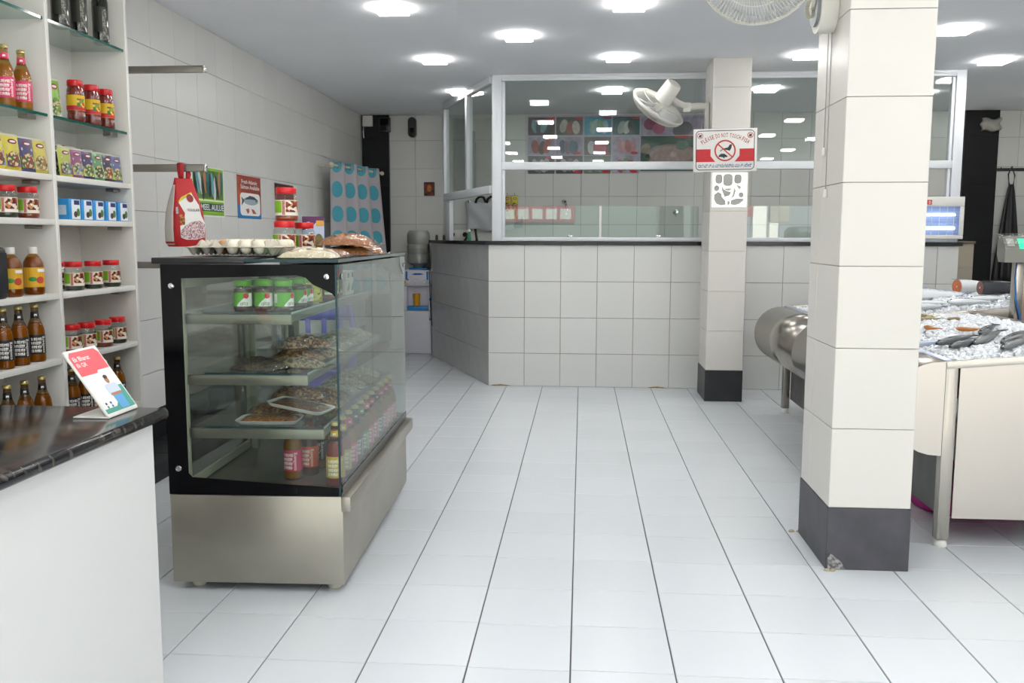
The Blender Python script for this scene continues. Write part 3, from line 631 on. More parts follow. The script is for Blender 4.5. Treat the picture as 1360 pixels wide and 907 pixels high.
# ------------------------------------------------------------------ glass display cabinet
CR = math.radians(1.9); CO = Vector((-1.118, 2.955, 0))
cc, ss = math.cos(CR), math.sin(CR)
def cab(x, y, z): return (CO.x+x*cc-y*ss, CO.y+x*ss+y*cc, z)
cb_ = thing('display_cabinet', 'glass display cabinet with black printed border on a brushed steel base', 'display cabinet', CO, CR)
LX, LY, CH, ZB = .308, 1.345, 1.17, .348
base_steel = M('base_steel', '#b5afa3', .36, metal=1, noise=.12, nscale=4, bump=.03, bscale=10)
B().bev(-LX, LX-.006, 0, LY, .03, ZB-.001, .004).build('base', base_steel, cb_)
B().bev(LX-.012, LX+.022, -.004, LY+.03, ZB-.055, ZB, .004).build('front_ledge', base_steel, cb_)
B().bev(-LX+.01, LX-.02, .01, LY-.01, ZB, ZB+.012, .003).build('deck', steel_d, cb_)
for x in (-LX+.07, LX-.055):
    for y in (.06, LY-.06): B().lathe([(.02,0),(.025,.006),(.025,.022),(.018,.0295)], 16, (x, y, 0)).build('foot', rubber, cb_)
# black printed border of the end glass (near) and of the far end
def border(y0, y1):
    outer = [(-LX, ZB+.001), (LX-.012, ZB+.001), (LX-.012, CH-.022), (-LX, CH-.022)]
    bb = B()
    bb.prism([(-LX, ZB+.001), (-.238, ZB+.001), (-.238, CH-.022), (-LX, CH-.022)], y0, y1)                    # left band
    bb.prism([(-.2379, ZB+.001), (LX-.012, ZB+.001), (LX-.012, .378), (.05, .392), (-.225, .410), (-.2379, .424)], y0, y1)   # bottom band
    bb.prism([(-.2379, CH-.022), (-.2379, 1.10), (-.05, 1.105), (.16, 1.112), (.19, 1.104), (.215, 1.08), (.25, 1.065), (.28, 1.05), (LX-.012, 1.03), (LX-.012, CH-.022)], y0, y1)
    return bb
border(.0, .002).build('border_print', blackg, cb_)
B().box(-LX, LX-.012, .0025, .0085, ZB+.001, CH-.022).build('end_pane', glass, cb_)
B().box(-LX, LX-.012, LY-.009, LY-.003, ZB+.013, CH-.022).build('end_pane', glass, cb_)
border(LY-.0025, LY-.0005).build('border_print', blackg, cb_)
fp = B().box(LX-.0115, LX-.0055, -.002, LY, ZB+.0005, CH-.022).build('front_pane', GL('tinted_front_pane', (.84,.89,.87), .045), cb_)
B().box(LX-.0050, LX-.0035, -.002, LY, ZB+.001, ZB+.04).build('front_border_print', blackg, fp)
B().prism([(-.002, CH-.022), (.05, CH-.022), (.05, CH-.05), (.04, CH-.09), (.01, CH-.115), (-.002, CH-.115)], LX-.005, LX-.0038, 'x').build('corner_print', M('smoke_print', '#2c3434', .2), fp)
B().prism([(LY-.14, CH-.022), (LY, CH-.022), (LY, CH-.11), (LY-.05, CH-.105), (LY-.13, CH-.06)], LX-.005, LX-.0038, 'x').build('corner_print', M('pale_print', '#6f7d7a', .2), fp)
B().box(LX-.0175, LX-.0105, -.0038, -.0022, ZB+.001, CH-.022).build('edge_strip', glass_ed, cb_)
# top: black left half, glass right half with dark edge
B().bev(-LX-.025, -.015, -.012, LY+.01, CH-.021, CH, .003).build('top_board', M('black_top', '#131316', .2), cb_)
B().box(-.014, LX-.004, -.012, LY+.01, CH-.014, CH-.004).build('top_glass', glass_s, cb_)
B().box(-.014, LX-.004, -.0135, -.0122, CH-.0145, CH-.0035).build('top_glass_edge', glass_ed, cb_)
B().box(LX-.0039, LX-.0025, -.0135, LY+.01, CH-.0145, CH-.0035).build('top_glass_edge', glass_ed, cb_)
for x, z in ((-.272, 1.075), (.262, 1.108), (-.272, .44)):
    o = B().lathe([(.0105, 0), (.011, .002), (.009, .005), (0, .006)], 16).build('fixing_stud', chrome, cb_, (x, -.0005, z), (PI/2, 0, 0))
for y in (.03, LY-.03): B().lathe([(.0105, 0), (.011, .002), (.009, .005), (0, .006)], 16).build('fixing_stud', chrome, cb_, (LX-.003, y, 1.108), (0, PI/2, 0))
# rear sliding doors
cream = M('cream_aluminium', '#b9b5a0', .4)
for y0 in (.02, .655):
    dr = B().bev(-.262, -.242, y0, y0+.025, ZB+.014, 1.105, .002)
    dr.bev(-.262, -.242, y0+.63, y0+.655, ZB+.014, 1.105, .002); dr.bev(-.262, -.242, y0+.0255, y0+.6295, ZB+.014, ZB+.045, .002); dr.bev(-.262, -.242, y0+.0255, y0+.6295, 1.065, 1.105, .002)
    if y0 > .1: dr.map(lambda p: Vector((p.x-.022, p.y, p.z)))
    dd_ = dr.build('sliding_door', cream, cb_); ox = -.022 if y0 > .1 else 0
    B().box(-.255+ox, -.251+ox, y0+.026, y0+.629, ZB+.046, 1.064).build('door_pane', GL('dark_reflection_pane', (.52,.51,.48), .06), dd_)  # dark brownish reflection of the door glass is put into the pane tint
B().bev(-.29, -.236, .012, LY-.012, ZB+.0125, ZB+.0138, .0005).build('door_track', steel_d, cb_)
# stepped glass shelves on steel brackets
SH = ((.978, .128), (.768, .180), (.580, .232))
for z, xe in SH:
    s_ = B().box(-.225, xe, .03, LY-.03, z, z+.006).build('glass_shelf', glass_s, cb_)
    B().box(-.18, xe, .0285, .0297, z-.0005, z+.0065).build('shelf_edge', glass_ed, s_)
    B().box(xe+.0003, xe+.0015, .03, LY-.03, z-.0005, z+.0065).build('shelf_edge', M('pale_glass_edge', '#8fa39c', .2), s_)
    B().bev(-.236, xe+.004, .02, .034, z-.036, z-.001, .002).build('bracket', M('bracket_steel', '#837f72', .3, metal=.85), cb_)
    B().bev(-.236, xe+.004, LY-.034, LY-.02, z-.036, z-.001, .002).build('bracket', M('bracket_steel', '#837f72', .3, metal=.85), cb_)
    B().bev(xe-.012, xe+.004, .0345, LY-.0345, z-.028, z-.001, .002).build('front_rail', M('rail_steel', '#7d827c', .35, metal=.7), cb_)
for y in (.64, 1.29): B().bev(-.231, -.205, y, y+.012, ZB+.0145, .94, .002).build('upright', cream, cb_)
# contents: top shelf
pj = spice_jar('pickle_jar', '#4a1d12', '#5aa51f', .107, .033, 'pickle')
zz = SH[0][0]+.0068
jl = [(-.052, .075), (.019, .085), (.090, .08), (-.017, .158), (.055, .165), (.090, .25), (.018, .26), (.090, .335)]
for i, (x, y) in enumerate(jl):
    put(pj, cab(x, y, zz), -1.65+(.55 if i in (2, 5, 7) else -.1)*1.0, 'green lidded pickle jar on top cabinet shelf, '+('front row left of three', 'front row middle of three', 'front row at the shelf tip', 'second row nearest the rear doors', 'second row in the middle', 'third row at the shelf edge', 'third row away from the edge', 'fourth along the shelf edge')[i], 'green lidded pickle jars')
pj2 = spice_jar('pickle_jar', '#4a1d12', '#5aa51f', .142, .034, 'pickle')
put(pj2, cab(.012, .352, zz), -1.2, 'taller green lidded pickle jar rising behind the other green jars', 'green lidded pickle jars')
dk = thing('dark_carton', 'dark brown carton with red printed strip behind the green jars', 'carton', cab(-.03, .50, zz), CR)
B().bev(-.09, .06, -.05, .05, 0, .125, .003).build('box_body', M('dark_card', '#3a2d2a', .4), dk)
B().box(-.02, .05, -.0508, -.0502, .085, .115).build('strip_print', M('card_strip', '#8a5a56', .5, noise=.5, nscale=200), dk)
gp2 = packet('nut_pouch', '#b9ad3a', '#5e7a1e', '#c9c43a', .10, .105, '#e8e4d0')
put(gp2, cab(.09, .465, zz+.002), CR, 'yellow green pouch leaning beside the green jars', rot=(0, -.08, -.5))
p_rc = spice_jar('spice_jar', '#9a4a2c', '#cf1b20', .115, .038)
for i, (x, y) in enumerate(((.085, .72), (.08, .83))): put(p_rc, cab(x, y, zz), -.2, 'red lidded jar on the top cabinet shelf, '+('nearer the pouch' if not i else 'nearer the white cartons'), 'red lidded jars in the cabinet')
wc = carton('white_carton', '#d9dbd2', '#e6e6dc', (.05, .07, .105))
for i, y in enumerate((.95, 1.03)): put(wc, cab(.09, y, zz), CR, 'white printed carton on top cabinet shelf, '+('next to the red lidded jar' if not i else 'farther from the jars'), 'white cartons in the cabinet')
# bags of dried fish: filling under a crinkled clear film
def pillow(nx, ny, lx, ly, h, rd, lump=.0, base=0.):
    ph = [rd.uniform(0, 6) for _ in range(6)]
    def top(u, v):
        e = (max(0, math.sin(PI*u))**.45)*(max(0, math.sin(PI*v))**.45)
        n = lump*(math.sin(u*17+ph[0])*math.sin(v*13+ph[1])+.6*math.sin(u*31+ph[2]+v*9)*math.sin(v*27+ph[3]))
        return ((u-.5)*lx, (v-.5)*ly, base+h*e*(1+n)+.001)
    def bot(u, v): x, y, z = top(u, v); return (x, y, base)
    return B().grid(top, nx, ny).grid(bot, nx, ny)
def bag(name, cat, lx, ly, h, cols, seed, scale=120, fill=.86, filmy=True):
    rd = random.Random(seed); r = thing(name, 'x', cat)
    pillow(16, 12, lx*fill, ly*fill, h*.9, rd, .22, .002).build('filling', speckle('fill_'+cols[0][1:]+'%d' % scale, cols, scale, .6), r)
    f = pillow(18, 14, lx, ly, h, rd, .10)
    f.grid(lambda u, v: (lx/2+u*.025-.002, (v-.5)*ly*(.75-.1*math.sin(u*9+v*14)), .004+.006*math.sin(v*11+seed)*u+.004*u), 3, 8)
    f.build('film', film, r); return r
bgs = [bag('dried_fish_bag', 'bag', .2, .13, .04, ['#3a2f28', '#54463a', '#241d19', '#6d5e4c'], 1, 160),
       bag('dried_fish_bag', 'bag', .24, .12, .034, ['#8a7a5e', '#b8a684', '#5e5140', '#9a8d70'], 2, 110),
       bag('dried_fish_bag', 'bag', .22, .14, .042, ['#7a4e30', '#5a3822', '#9a7048', '#c09a6a'], 3, 130),
       bag('dried_fish_bag', 'bag', .22, .13, .04, ['#a9a18c', '#c8c2ae', '#8a8472', '#b5ad98'], 4, 90)]
zz = SH[1][0]+.0068
for i, (x, y, k, lb) in enumerate(((-.02, .125, 0, 'clear bag of dark dried prawns at the middle shelf front'), (.09, .20, 1, 'clear bag of pale dried fish strips beside the dark prawns'), (.06, .33, 2, 'clear bag of brown dried fish lying behind the pale strips'),
        (.07, .49, 1, 'clear bag of pale dried fish in the middle of the middle shelf'), (.075, .66, 3, 'clear bag of grey dried fish past the middle of the middle shelf'), (.075, .83, 3, 'clear bag of grey dried fish next to the last middle shelf bag'),
        (.07, 1.0, 1, 'clear bag of pale dried fish before the end of the middle shelf'), (.07, 1.17, 3, 'clear bag of grey dried fish at the far end of middle shelf'))):
    put(bgs[k], cab(x, y, zz), CR+(-.35 if i == 0 else .12*(-1)**i-.1), lb, 'dried fish bags on the middle shelf')
put(bgs[2], cab(.06, .41, zz+.045), CR+.6, 'crumpled clear bag on top of the middle shelf bags', 'dried fish bags on the middle shelf')
zz = SH[2][0]+.0068
for i, (x, y, k, lb) in enumerate(((.0, .25, 2, 'clear bag of brown dried fish behind the foam trays'), (.12, .405, 2, 'clear bag of brown dried fish at the lowest shelf edge behind the foam trays'), (.1, .55, 2, 'clear bag of brown dried fish halfway along the lowest shelf'),
        (.11, .70, 3, 'clear bag of grey dried fish past the middle of the lowest shelf'), (.11, .86, 3, 'clear bag of grey dried fish on the lowest shelf, third from its end'), (.11, 1.02, 1, 'clear bag of pale dried fish on the lowest shelf, second from its end'), (.11, 1.18, 3, 'clear bag of grey dried fish at the far end of lowest shelf'))):
    put(bgs[k], cab(x, y, zz), CR+.12*(-1)**i, lb, 'dried fish bags on the lowest shelf')
put(bgs[2], cab(.055, .33, zz+.048), CR+.3, 'clear bag of brown dried fish resting across two bags', 'dried fish bags on the lowest shelf')
def foam(name, seed):
    r = thing(name, 'x', 'food tray'); b = B()
    pr = rrect(-.10, .10, -.055, .055, .02); po = rrect(-.112, .112, -.067, .067, .026); n = len(pr)
    b.add([(x, y, 0) for x, y in pr]+[(x, y, .014) for x, y in po]+[(x*.96, y*.96, .014) for x, y in po]+[(x*.98, y*.98, .004) for x, y in pr],
          [tuple(range(n-1, -1, -1))]+[(k*n+i, k*n+(i+1) % n, (k+1)*n+(i+1) % n, (k+1)*n+i) for k in range(3) for i in range(n)]+[tuple(3*n+i for i in range(n))], True)
    b.build('foam_tray', white, r)
    pillow(14, 10, .2, .11, .016, random.Random(seed), .3, .006).build('filling', speckle('fill_tray%d' % seed, ['#7a4a28', '#a86a30', '#5a3018', '#d08a34'] if seed % 2 else ['#5a3a28', '#7d5638', '#6a3a30', '#8a6a50'], 150, .35), r)
    pillow(10, 8, .215, .125, .021, random.Random(seed+1), .02, .006).build('film', film, r); return r
f1 = foam('foam_tray', 1); f2 = foam('foam_tray', 2)
put(f1, cab(.02, .11, zz), CR+.05, 'white foam tray of dried fish flat on the lowest shelf')
put(f2, cab(.12, .15, zz+.043), CR, 'white foam tray of brown dried fish tilted on the other tray', rot=(.0, .13, CR-.25))
# bottles standing on the deck
zz = ZB+.0125
for i, (x, y, pr, nm_) in enumerate(((.075, .19, p_pink, 'pink'), (.12, .25, p_org, 'orange'), (.13, .36, p_blk, 'black'), (.14, .44, p_grn, 'green'), (.13, .56, p_brn, 'brown'), (.13, .66, p_blk, 'black'), (.13, .78, p_pink, 'pink'))):
    put(pr, cab(x, y, zz), -1.65 if i < 5 else -.4, '%s labelled beer bottle in the inner row of the cabinet floor, %s along' % (nm_, ordn(i)), 'beer bottles inside the cabinet')
for i, (pr, nm_) in enumerate(((p_yel, 'yellow'), (p_yel, 'yellow'), (p_pink, 'pink'), (p_blk, 'black'), (p_grn, 'green'), (p_pink, 'pink'), (p_pink, 'pink'), (p_blk, 'black'), (p_pink, 'pink'), (p_pink, 'pink'), (p_pink, 'pink'))):
    put(pr, cab(.253, .105+i*.106, zz), -1.4 if i == 0 else -.9, '%s labelled beer bottle behind the cabinet front glass, %s along' % (nm_, ordn(i) if i < 10 else 'last'), 'beer bottles inside the cabinet')
# ------------------------------------------------------------------ on top of the cabinet
ZT = CH+.0008
tray = thing('egg_tray', 'grey cardboard egg tray on the display cabinet', 'egg tray', cab(-.125, .30, ZT), CR+.03)
pit = .047; nx, ny = 7, 6
def eg(u, v):
    a = u*nx; b = v*ny
    c = (1-math.cos(2*PI*a))*.5*(1-math.cos(2*PI*b))*.5
    d = .5-.25*(math.cos(2*PI*a)+math.cos(2*PI*b)); e = min(u*nx, (1-u)*nx, v*ny, (1-v)*ny, .5)*2
    return ((u-.5)*nx*pit, (v-.5)*ny*pit, .036-.033*c+.022*(.5+.5*math.cos(2*PI*a))*(.5+.5*math.cos(2*PI*b))*(1 if e >= 1 else 0)-.004*(1-e))
bt = B().grid(eg, nx*8, ny*8); o = bt.build('pulp_sheet', M('egg_card', '#c2baac', .9, noise=.12, nscale=60), tray)
md = o.modifiers.new('thickness', 'SOLIDIFY'); md.thickness = .0025; md.offset = 1
def eggproto(name, hexc):
    r = thing(name, 'x', 'egg'); pr = []
    for k in range(13):
        t = PI*k/12; pr.append((max(.0, .0215*math.sin(t)*(1-.09*math.cos(PI-t)*-1)), .027-.027*math.cos(t)*1.02))
    B().lathe(pr, 18).build('shell', M('egg_'+hexc[1:], hexc, .5), r); return r
ew = eggproto('egg', '#e2dcc8'); eb = eggproto('egg', '#b98a5e')
mt = tray.matrix_basis.copy() if False else Matrix.Translation(tray.location) @ Matrix.Rotation(CR+.03, 4, 'Z')
k_ = 0
for j in range(6):
    for i in range(7):
        if i < 2 or j == 0 and i < 3 or j < 2 and i > 5: continue
        if j == 0 and i == 6 or (i, j) in ((6, 1), (6, 2)): continue
        p = mt @ Vector(((i+.5-nx/2)*pit, (j+.5-ny/2)*pit, .0068))
        if (i, j) == (2, 1): put(eb, p, 0, 'brown egg among the white eggs on the tray')
        else: put(ew, p, 0, 'white egg sitting in the grey cardboard tray', 'white eggs in the tray')
        k_ += 1
p_rb = spice_jar('spice_jar', '#a04a26', '#cf1b20', .131, .0435); p_gb = spice_jar('spice_jar', '#4f6a4a', '#cf1b20', .128, .042)
put(p_rb, cab(-.034, .52, ZT), -1.3, 'red lidded jar of red paste under another jar on cabinet top', 'red lidded jars on the cabinet')
put(p_gb, cab(.016, .625, ZT), -1.3, 'red lidded jar of green paste beside purple carton on cabinet top', 'red lidded jars on the cabinet')
o = put(p_rb, cab(-.028, .535, ZT+.1315), -1.15, 'red lidded jar of red paste stacked on top of the others', 'red lidded jars on the cabinet')
pb = thing('cereal_carton', 'purple and pale blue cereal carton behind the stacked jars', 'carton', cab(.015, .765, ZT), CR+.3)
B().bev(-.045, .045, -.02, .02, 0, .155, .002).build('box_body', M('card_pale', '#b9c6de', .45), pb)
B().prism([(-.045, .155), (.045, .155), (.045, .135), (.01, .128), (-.012, .105), (-.045, .098)], -.0208, -.0202, 'y').build('purple_print', M('card_purple', '#5b2456', .5), pb)
B().box(.012, .043, -.0212, -.0206, .115, .138).build('orange_print', M('card_orange', '#d9a032', .5), pb)
bb = B(); bb.prism(ell(.022, .05, .018, .034, 18), -.0212, -.0206, 'y'); bb.build('bowl_picture', M('card_bowl', '#8a7a4a', .5, noise=.4, nscale=150), pb)
B().box(-.012, .0, -.0212, -.0206, .04, .085).build('text_print', M('card_text', '#c9a24a', .5, noise=.6, nscale=200), pb)
bb = B(); bb.prism(ell(-.02, .125, .01, .008, 14), -.0214, -.0208, 'y'); bb.build('brand_print', M('card_lilac', '#c9b4d0', .5), pb)
# grain bags on the cabinet top
def gbag(name, lx, ly, h, cols, seed, lbl, loc, rz, scale=260, rot=None):
    o = bag(name, 'bag', lx, ly, h, cols, seed, scale, .93); put(o, loc, rz, lbl, 'grain bags on the cabinet', rot)
brown_g = ['#a06a3c', '#8a5630', '#b98250', '#7a4826']
gbag('flour_bag', .215, .15, .035, ['#d8ccb0', '#e0d6be', '#cfc2a2', '#dccfb4'], 11, 'clear bag of cream flour lying at the cabinet top edge', cab(.168, .15, ZT-.004), CR+.02)
gbag('grain_bag', .20, .15, .03, brown_g, 12, 'clear bag of brown grain flat behind the cream flour bag', cab(.172, .33, ZT-.004), CR+.02)
gbag('grain_bag', .21, .16, .038, brown_g, 13, 'clear bag of brown grain under the topmost grain bag', cab(.19, .63, ZT-.004), CR-.03)
gbag('grain_bag', .23, .17, .045, brown_g, 14, 'topmost clear bag of brown grain on the pile', cab(.195, .62, ZT+.036), CR-.03)
gbag('grain_bag', .24, .16, .045, brown_g, 15, 'clear bag of brown grain at the back of the pile', cab(.185, .86, ZT-.004), CR+.05)

# violet plastic chair behind the cabinet, seen through its glass
pcv = M('violet_plastic', '#4a48a8', .4)
chv = thing('plastic_chair', 'violet plastic chair standing behind the display cabinet', 'chair', (-1.50, 5.05, 0), math.radians(12))
B().bev(-.19, .19, -.22, .22, .42, .445, .012, 2).build('seat', pcv, chv)
for x in (-.17, .17):
    for y in (-.2, .2): B().tube([(x, y, .42), (x*1.12, y*1.12, .0)], .022, 8).build('leg', pcv, chv)
    B().tube([(x, .2, .44), (x*1.05, .24, .66), (x*.9, .26, .83)], .02, 8).build('back_post', pcv, chv)
    B().tube([(x*1.08, .22, .64), (x*1.15, .0, .65), (x*1.1, -.18, .62), (x, -.2, .44)], .018, 8).build('arm', pcv, chv)
B().grid(lambda u, v: ((u-.5)*.34, .245+.03*math.sin(PI*u), .74+.13*v*(.6+.4*math.sin(PI*u))), 12, 4).build('backrest_top', pcv, chv)
for k in range(3): B().bev(-.11+.095*k, -.08+.095*k, .235, .25, .445, .75, .004).build('back_slat', pcv, chv)
# ------------------------------------------------------------------ posters on the left wall (front towards +X)
def poster(name, label, y0, y1, z0, z1, bg):
    r = thing(name, label, 'poster', (XL+.0006, (y0+y1)/2, z0))
    W_, H_ = y1-y0, z1-z0
    B().box(0, .0012, -W_/2, W_/2, 0, H_).build('sheet', bg, r)
    def add(n, poly, mat, e=1): return B().prism([((a-.5)*W_, b*H_) for a, b in poly], .0012+.0004*(e-1)+.0001, .0012+.0004*e, 'x').build(n, mat, r)
    def words(n, txt, a, b, w, h, mat, e=3):
        bb = B(); text_flat(bb, txt, lambda x, y: (.0013+.0004*e, (a-.5)*W_+x, b*H_+y), w=w*W_, h=h*H_); return bb.build(n, mat, r)
    return r, add, words
def R4(a0, a1, b0, b1): return [(a0, b0), (a1, b0), (a1, b1), (a0, b1)]
r, add, words = poster('fish_poster', 'green poster of mackerel fish above the rice bag', 5.42, 5.915, 1.368, 1.685, paper)
add('green_ground', R4(.02, .98, .03, .98), M('poster_green', '#7fae2c', .5))
add('picture', R4(.04, .95, .36, .93), M('poster_leaf', '#5d7f3a', .5, noise=.4, nscale=10), 2)
rd = random.Random(5)
for k in range(12):
    a = .09+.075*k; c = ('#20282c', '#5fa0a4', '#c9d4d4', '#2c3a30', '#a7704c', '#1d6a6a')[k % 6]
    add('fish_print', ell(a, .64+rd.uniform(-.07, .07), .045, .25, 12, rd.uniform(-.1, .22)), M('poster_f'+c[1:], c, .45), 3)
add('pale_band', R4(.02, .98, .31, .345), M('poster_pale', '#dfe6b8', .5), 2); add('dark_band', R4(.1, .97, .11, .27), M('poster_dark', '#1f4a4c', .5), 2)
words('lettering', '& MEEL AULUE', .54, .19, .84, .12, paper)
r, add, words = poster('fish_poster', 'red and blue salmon poster between the two other wall posters', 6.15, 6.61, 1.37, 1.672, M('poster_red', '#8e3526', .5))
add('orange_corner', R4(0, .16, .3, .97), M('poster_orange', '#b8562a', .5, col2='#8e3526', nscale=5)); add('blue_foot', R4(0, 1, 0, .14), M('poster_blue', '#2a78b4', .5)); add('blue_side', R4(0, .09, .1, .32), M('poster_blue', '#2a78b4', .5), 2)
add('white_panel', rrect(.10, .95, .07, .60, .1), paper, 3)
add('fish_print', ell(.55, .42, .32, .10, 20), M('poster_silver', '#9fb0b8', .4), 4); add('fish_back', [(.27, .44), (.4, .5), (.5, .545), (.7, .52), (.86, .43), (.7, .455), (.5, .46)], M('poster_slate', '#2f3f4c', .4), 5)
add('fish_tail', [(.27, .43), (.14, .50), (.18, .42), (.15, .30), (.22, .36)], M('poster_slate', '#2f3f4c', .4), 5); add('fish_eye', ell(.77, .42, .025, .02, 10), black, 6)
add('steak_print', [(.32, .22), (.45, .24), (.47, .16), (.40, .11)], M('poster_meat', '#a8543a', .5), 4); add('steak_print', [(.56, .23), (.66, .22), (.78, .12), (.62, .12)], M('poster_meat', '#a8543a', .5), 4)
words('lettering', 'Fresh Atlantic', .5, .86, .66, .09, paper, 4); words('lettering', 'Salmon Available', .53, .74, .80, .10, paper, 4)
r, add, words = poster('fish_poster', 'dark red poster partly hidden by the stacked red lidded jars', 6.92, 7.38, 1.36, 1.66, M('poster_maroon', '#7a3530', .5))
add('dark_picture', R4(.03, .97, .78, .98), M('poster_night', '#1b2524', .5)); add('leaf_picture', ell(.15, .82, .12, .1, 12), M('poster_olive', '#6b7a3a', .5), 2)
# ------------------------------------------------------------------ rice bag hanging from the second bar
rb = thing('rice_bag', 'red and white rice bag hanging by its strap from the steel bar', 'bag', (-2.025, 4.475, 1.17), math.radians(54))
secs = [(.02, .074, .055), (.04, .086, .064), (.11, .088, .066), (.19, .082, .058), (.27, .066, .038), (.335, .050, .015), (.365, .046, .006)]
def ring(z, a, b): return [(x, y, z) for x, y in rrect(-a, a, -b, b, min(a, b)*.45, 4)]
bb = B(); rg = [ring(*s_) for s_ in secs]; n = len(rg[0])
bb.add([p for q in rg for p in q], [(k*n+i, k*n+(i+1) % n, (k+1)*n+(i+1) % n, (k+1)*n+i) for k in range(len(rg)-1) for i in range(n)]+[tuple(range(n-1, -1, -1)), tuple((len(rg)-1)*n+i for i in range(n))], True)
bb.build('bag_body', M('bag_red', '#b8171f', .55), rb)
def halfw(z):
    for (z0, a0, b0), (z1, a1, b1) in zip(secs, secs[1:]):
        if z0 <= z <= z1: t = (z-z0)/(z1-z0); return a0+(a1-a0)*t, b0+(b1-b0)*t
    return secs[-1][1:]
def front(poly, e, name, mat, par):
    # front face is local -y; triangulated fan laid on the curved face
    b = B(); m = len(poly); cx = sum(p[0] for p in poly)/m; cz = sum(p[1] for p in poly)/m
    poly = [(x*1.12, .02+z*1.05) for x, z in poly]; cx *= 1.12; cz = .02+cz*1.05
    pts = [(cx, cz)]+[(cx+(x-cx)*t, cz+(z-cz)*t) for t in (.5, 1) for x, z in poly]
    vv = []
    for x, z in pts: a, bq = halfw(z); vv.append((x, -bq-.0035-e*1.6, z))
    b.add(vv, [(0, 1+i, 1+(i+1) % m) for i in range(m)]+[(1+i, 1+m+i, 1+m+(i+1) % m, 1+(i+1) % m) for i in range(m)], True); return b.build(name, mat, par)
side = B().grid(lambda u, v: (-halfw(.03+.30*v)[0]-.0015, -halfw(.03+.30*v)[1]*.62+u*1.24*halfw(.03+.30*v)[1], .03+.30*v), 3, 14).build('white_gusset', M('bag_white', '#cfcac4', .6), rb)
lb_ = front([(-.058, .045), (-.03, .034), (.02, .034), (.062, .046), (.066, .11), (.05, .15), (.046, .20), (.02, .255), (-.03, .225), (-.052, .21), (-.03, .16), (-.034, .135), (-.058, .10)], .0006, 'white_panel', paper, rb)
front([(-.058, .046), (-.02, .037), (.03, .038), (.062, .048), (.064, .108), (.04, .125), (.0, .12), (-.035, .10), (-.057, .075)], .0012, 'grain_window', speckle('rice_grain', ['#b98f92', '#d9bfc0', '#8a5f66', '#e6d6d4'], 220), lb_)
front([(-.058, .10), (-.035, .105), (-.032, .135), (-.045, .158), (-.058, .15)], .0012, 'food_picture', speckle('curry', ['#3c3a1a', '#b3401c', '#6a4a1a', '#c97a2a'], 120), lb_)
front(ell(.006, .232, .017, .02, 14), .0014, 'emblem', M('bag_emblem', '#8a1a16', .5), lb_)
front([(-.03, .226), (-.048, .212), (-.053, .215), (-.036, .236), (.018, .262), (.022, .256)], .0009, 'yellow_edge', M('bag_yellow', '#d9c22a', .5), lb_)
bb = B(); text_flat(bb, 'YOULAR', lambda x, z: (x+.015, -halfw(.205+z)[1]-.0065, .205+z), w=.07, h=.013); bb.build('lettering', M('bag_ink', '#33343a', .5), lb_)
front([(-.073, .155), (-.06, .158), (-.06, .19), (-.07, .187)], .001, 'barcode_print', M('barcode', '#c9c9c4', .5, noise=.7, nscale=400), rb)
for dx in (-.012, .022):
    pts = [(dx, -.004, .355), (dx-.004, -.016, .385), (dx-.002, -.0165, .42), (dx, -.016, .4385), (dx, .002, .4415), (dx, .0165, .4385), (dx+.001, .016, .40), (dx, .004, .355)]
    if dx > 0: pts = [(dx, -.003, .355), (dx+.004, -.014, .385), (dx+.002, -.006, .40), (dx+.006, .004, .385), (dx+.006, .004, .355)]
    bb = B()
    w_ = .011; bb.add([(x-w_, y, z) for x, y, z in pts]+[(x+w_, y, z) for x, y, z in pts], [(i, i+1, len(pts)+i+1, len(pts)+i) for i in range(len(pts)-1)], True)
    o = bb.build('strap', M('strap_red', '#b0141c', .6), rb); md = o.modifiers.new('thickness', 'SOLIDIFY'); md.thickness = .002
# ------------------------------------------------------------------ dotted curtain on a short rod by the black strip
cu = thing('curtain', 'grey curtain with teal dots hanging from a short rod', 'curtain', (-2.21, 8.1, 0))
rodp = (Vector((-.05, -.05, 1.885)), Vector((.165, 1.05, 1.885)))
B().tube([rodp[0], rodp[1]], .011, 10).build('rod', M('rod_cream', '#c8c2a8', .4), cu)
B().lathe([(0,-.028),(.02,-.02),(.028,0),(.02,.02),(0,.028)], 14, tuple(rodp[0])).build('finial', M('rod_cream', '#c8c2a8', .4), cu)
B().lathe([(0,-.022),(.018,-.014),(.022,0),(.018,.014),(0,.022)], 14, tuple(rodp[1])).build('finial', M('rod_cream', '#c8c2a8', .4), cu)
for p in (rodp[0]*.97+rodp[1]*.03, rodp[0]*.05+rodp[1]*.95): B().tube([p, (-.185, p.y-.0, p.z)], .007, 8).build('wall_bracket', M('rod_cream', '#c8c2a8', .4), cu)
rd3 = (rodp[1]-rodp[0]); rdl = rd3.length; rdn = rd3.normalized(); rnn = Vector((rdn.y, -rdn.x, 0))
def curt(u, v):
    am = .035+.02*v; t = .04+(.92)*u; p = rodp[0]+rd3*t
    p = p+rnn*(am*math.sin(u*2*PI*4.0-PI*.5)+.10*v*u)
    return (p.x, p.y, 1.92-1.25*v)
cm = bpy.data.materials.new('dotted_cloth'); cm.use_nodes = True; nt = cm.node_tree; N = nt.nodes; Lk = nt.links; pb_ = N['Principled BSDF']; pb_.inputs['Roughness'].default_value = .9
uvn = N.new('ShaderNodeUVMap'); vm = N.new('ShaderNodeVectorMath'); vm.operation = 'MULTIPLY'; vm.inputs[1].default_value = (4, 5.6, 0); fr = N.new('ShaderNodeVectorMath'); fr.operation = 'FRACTION'
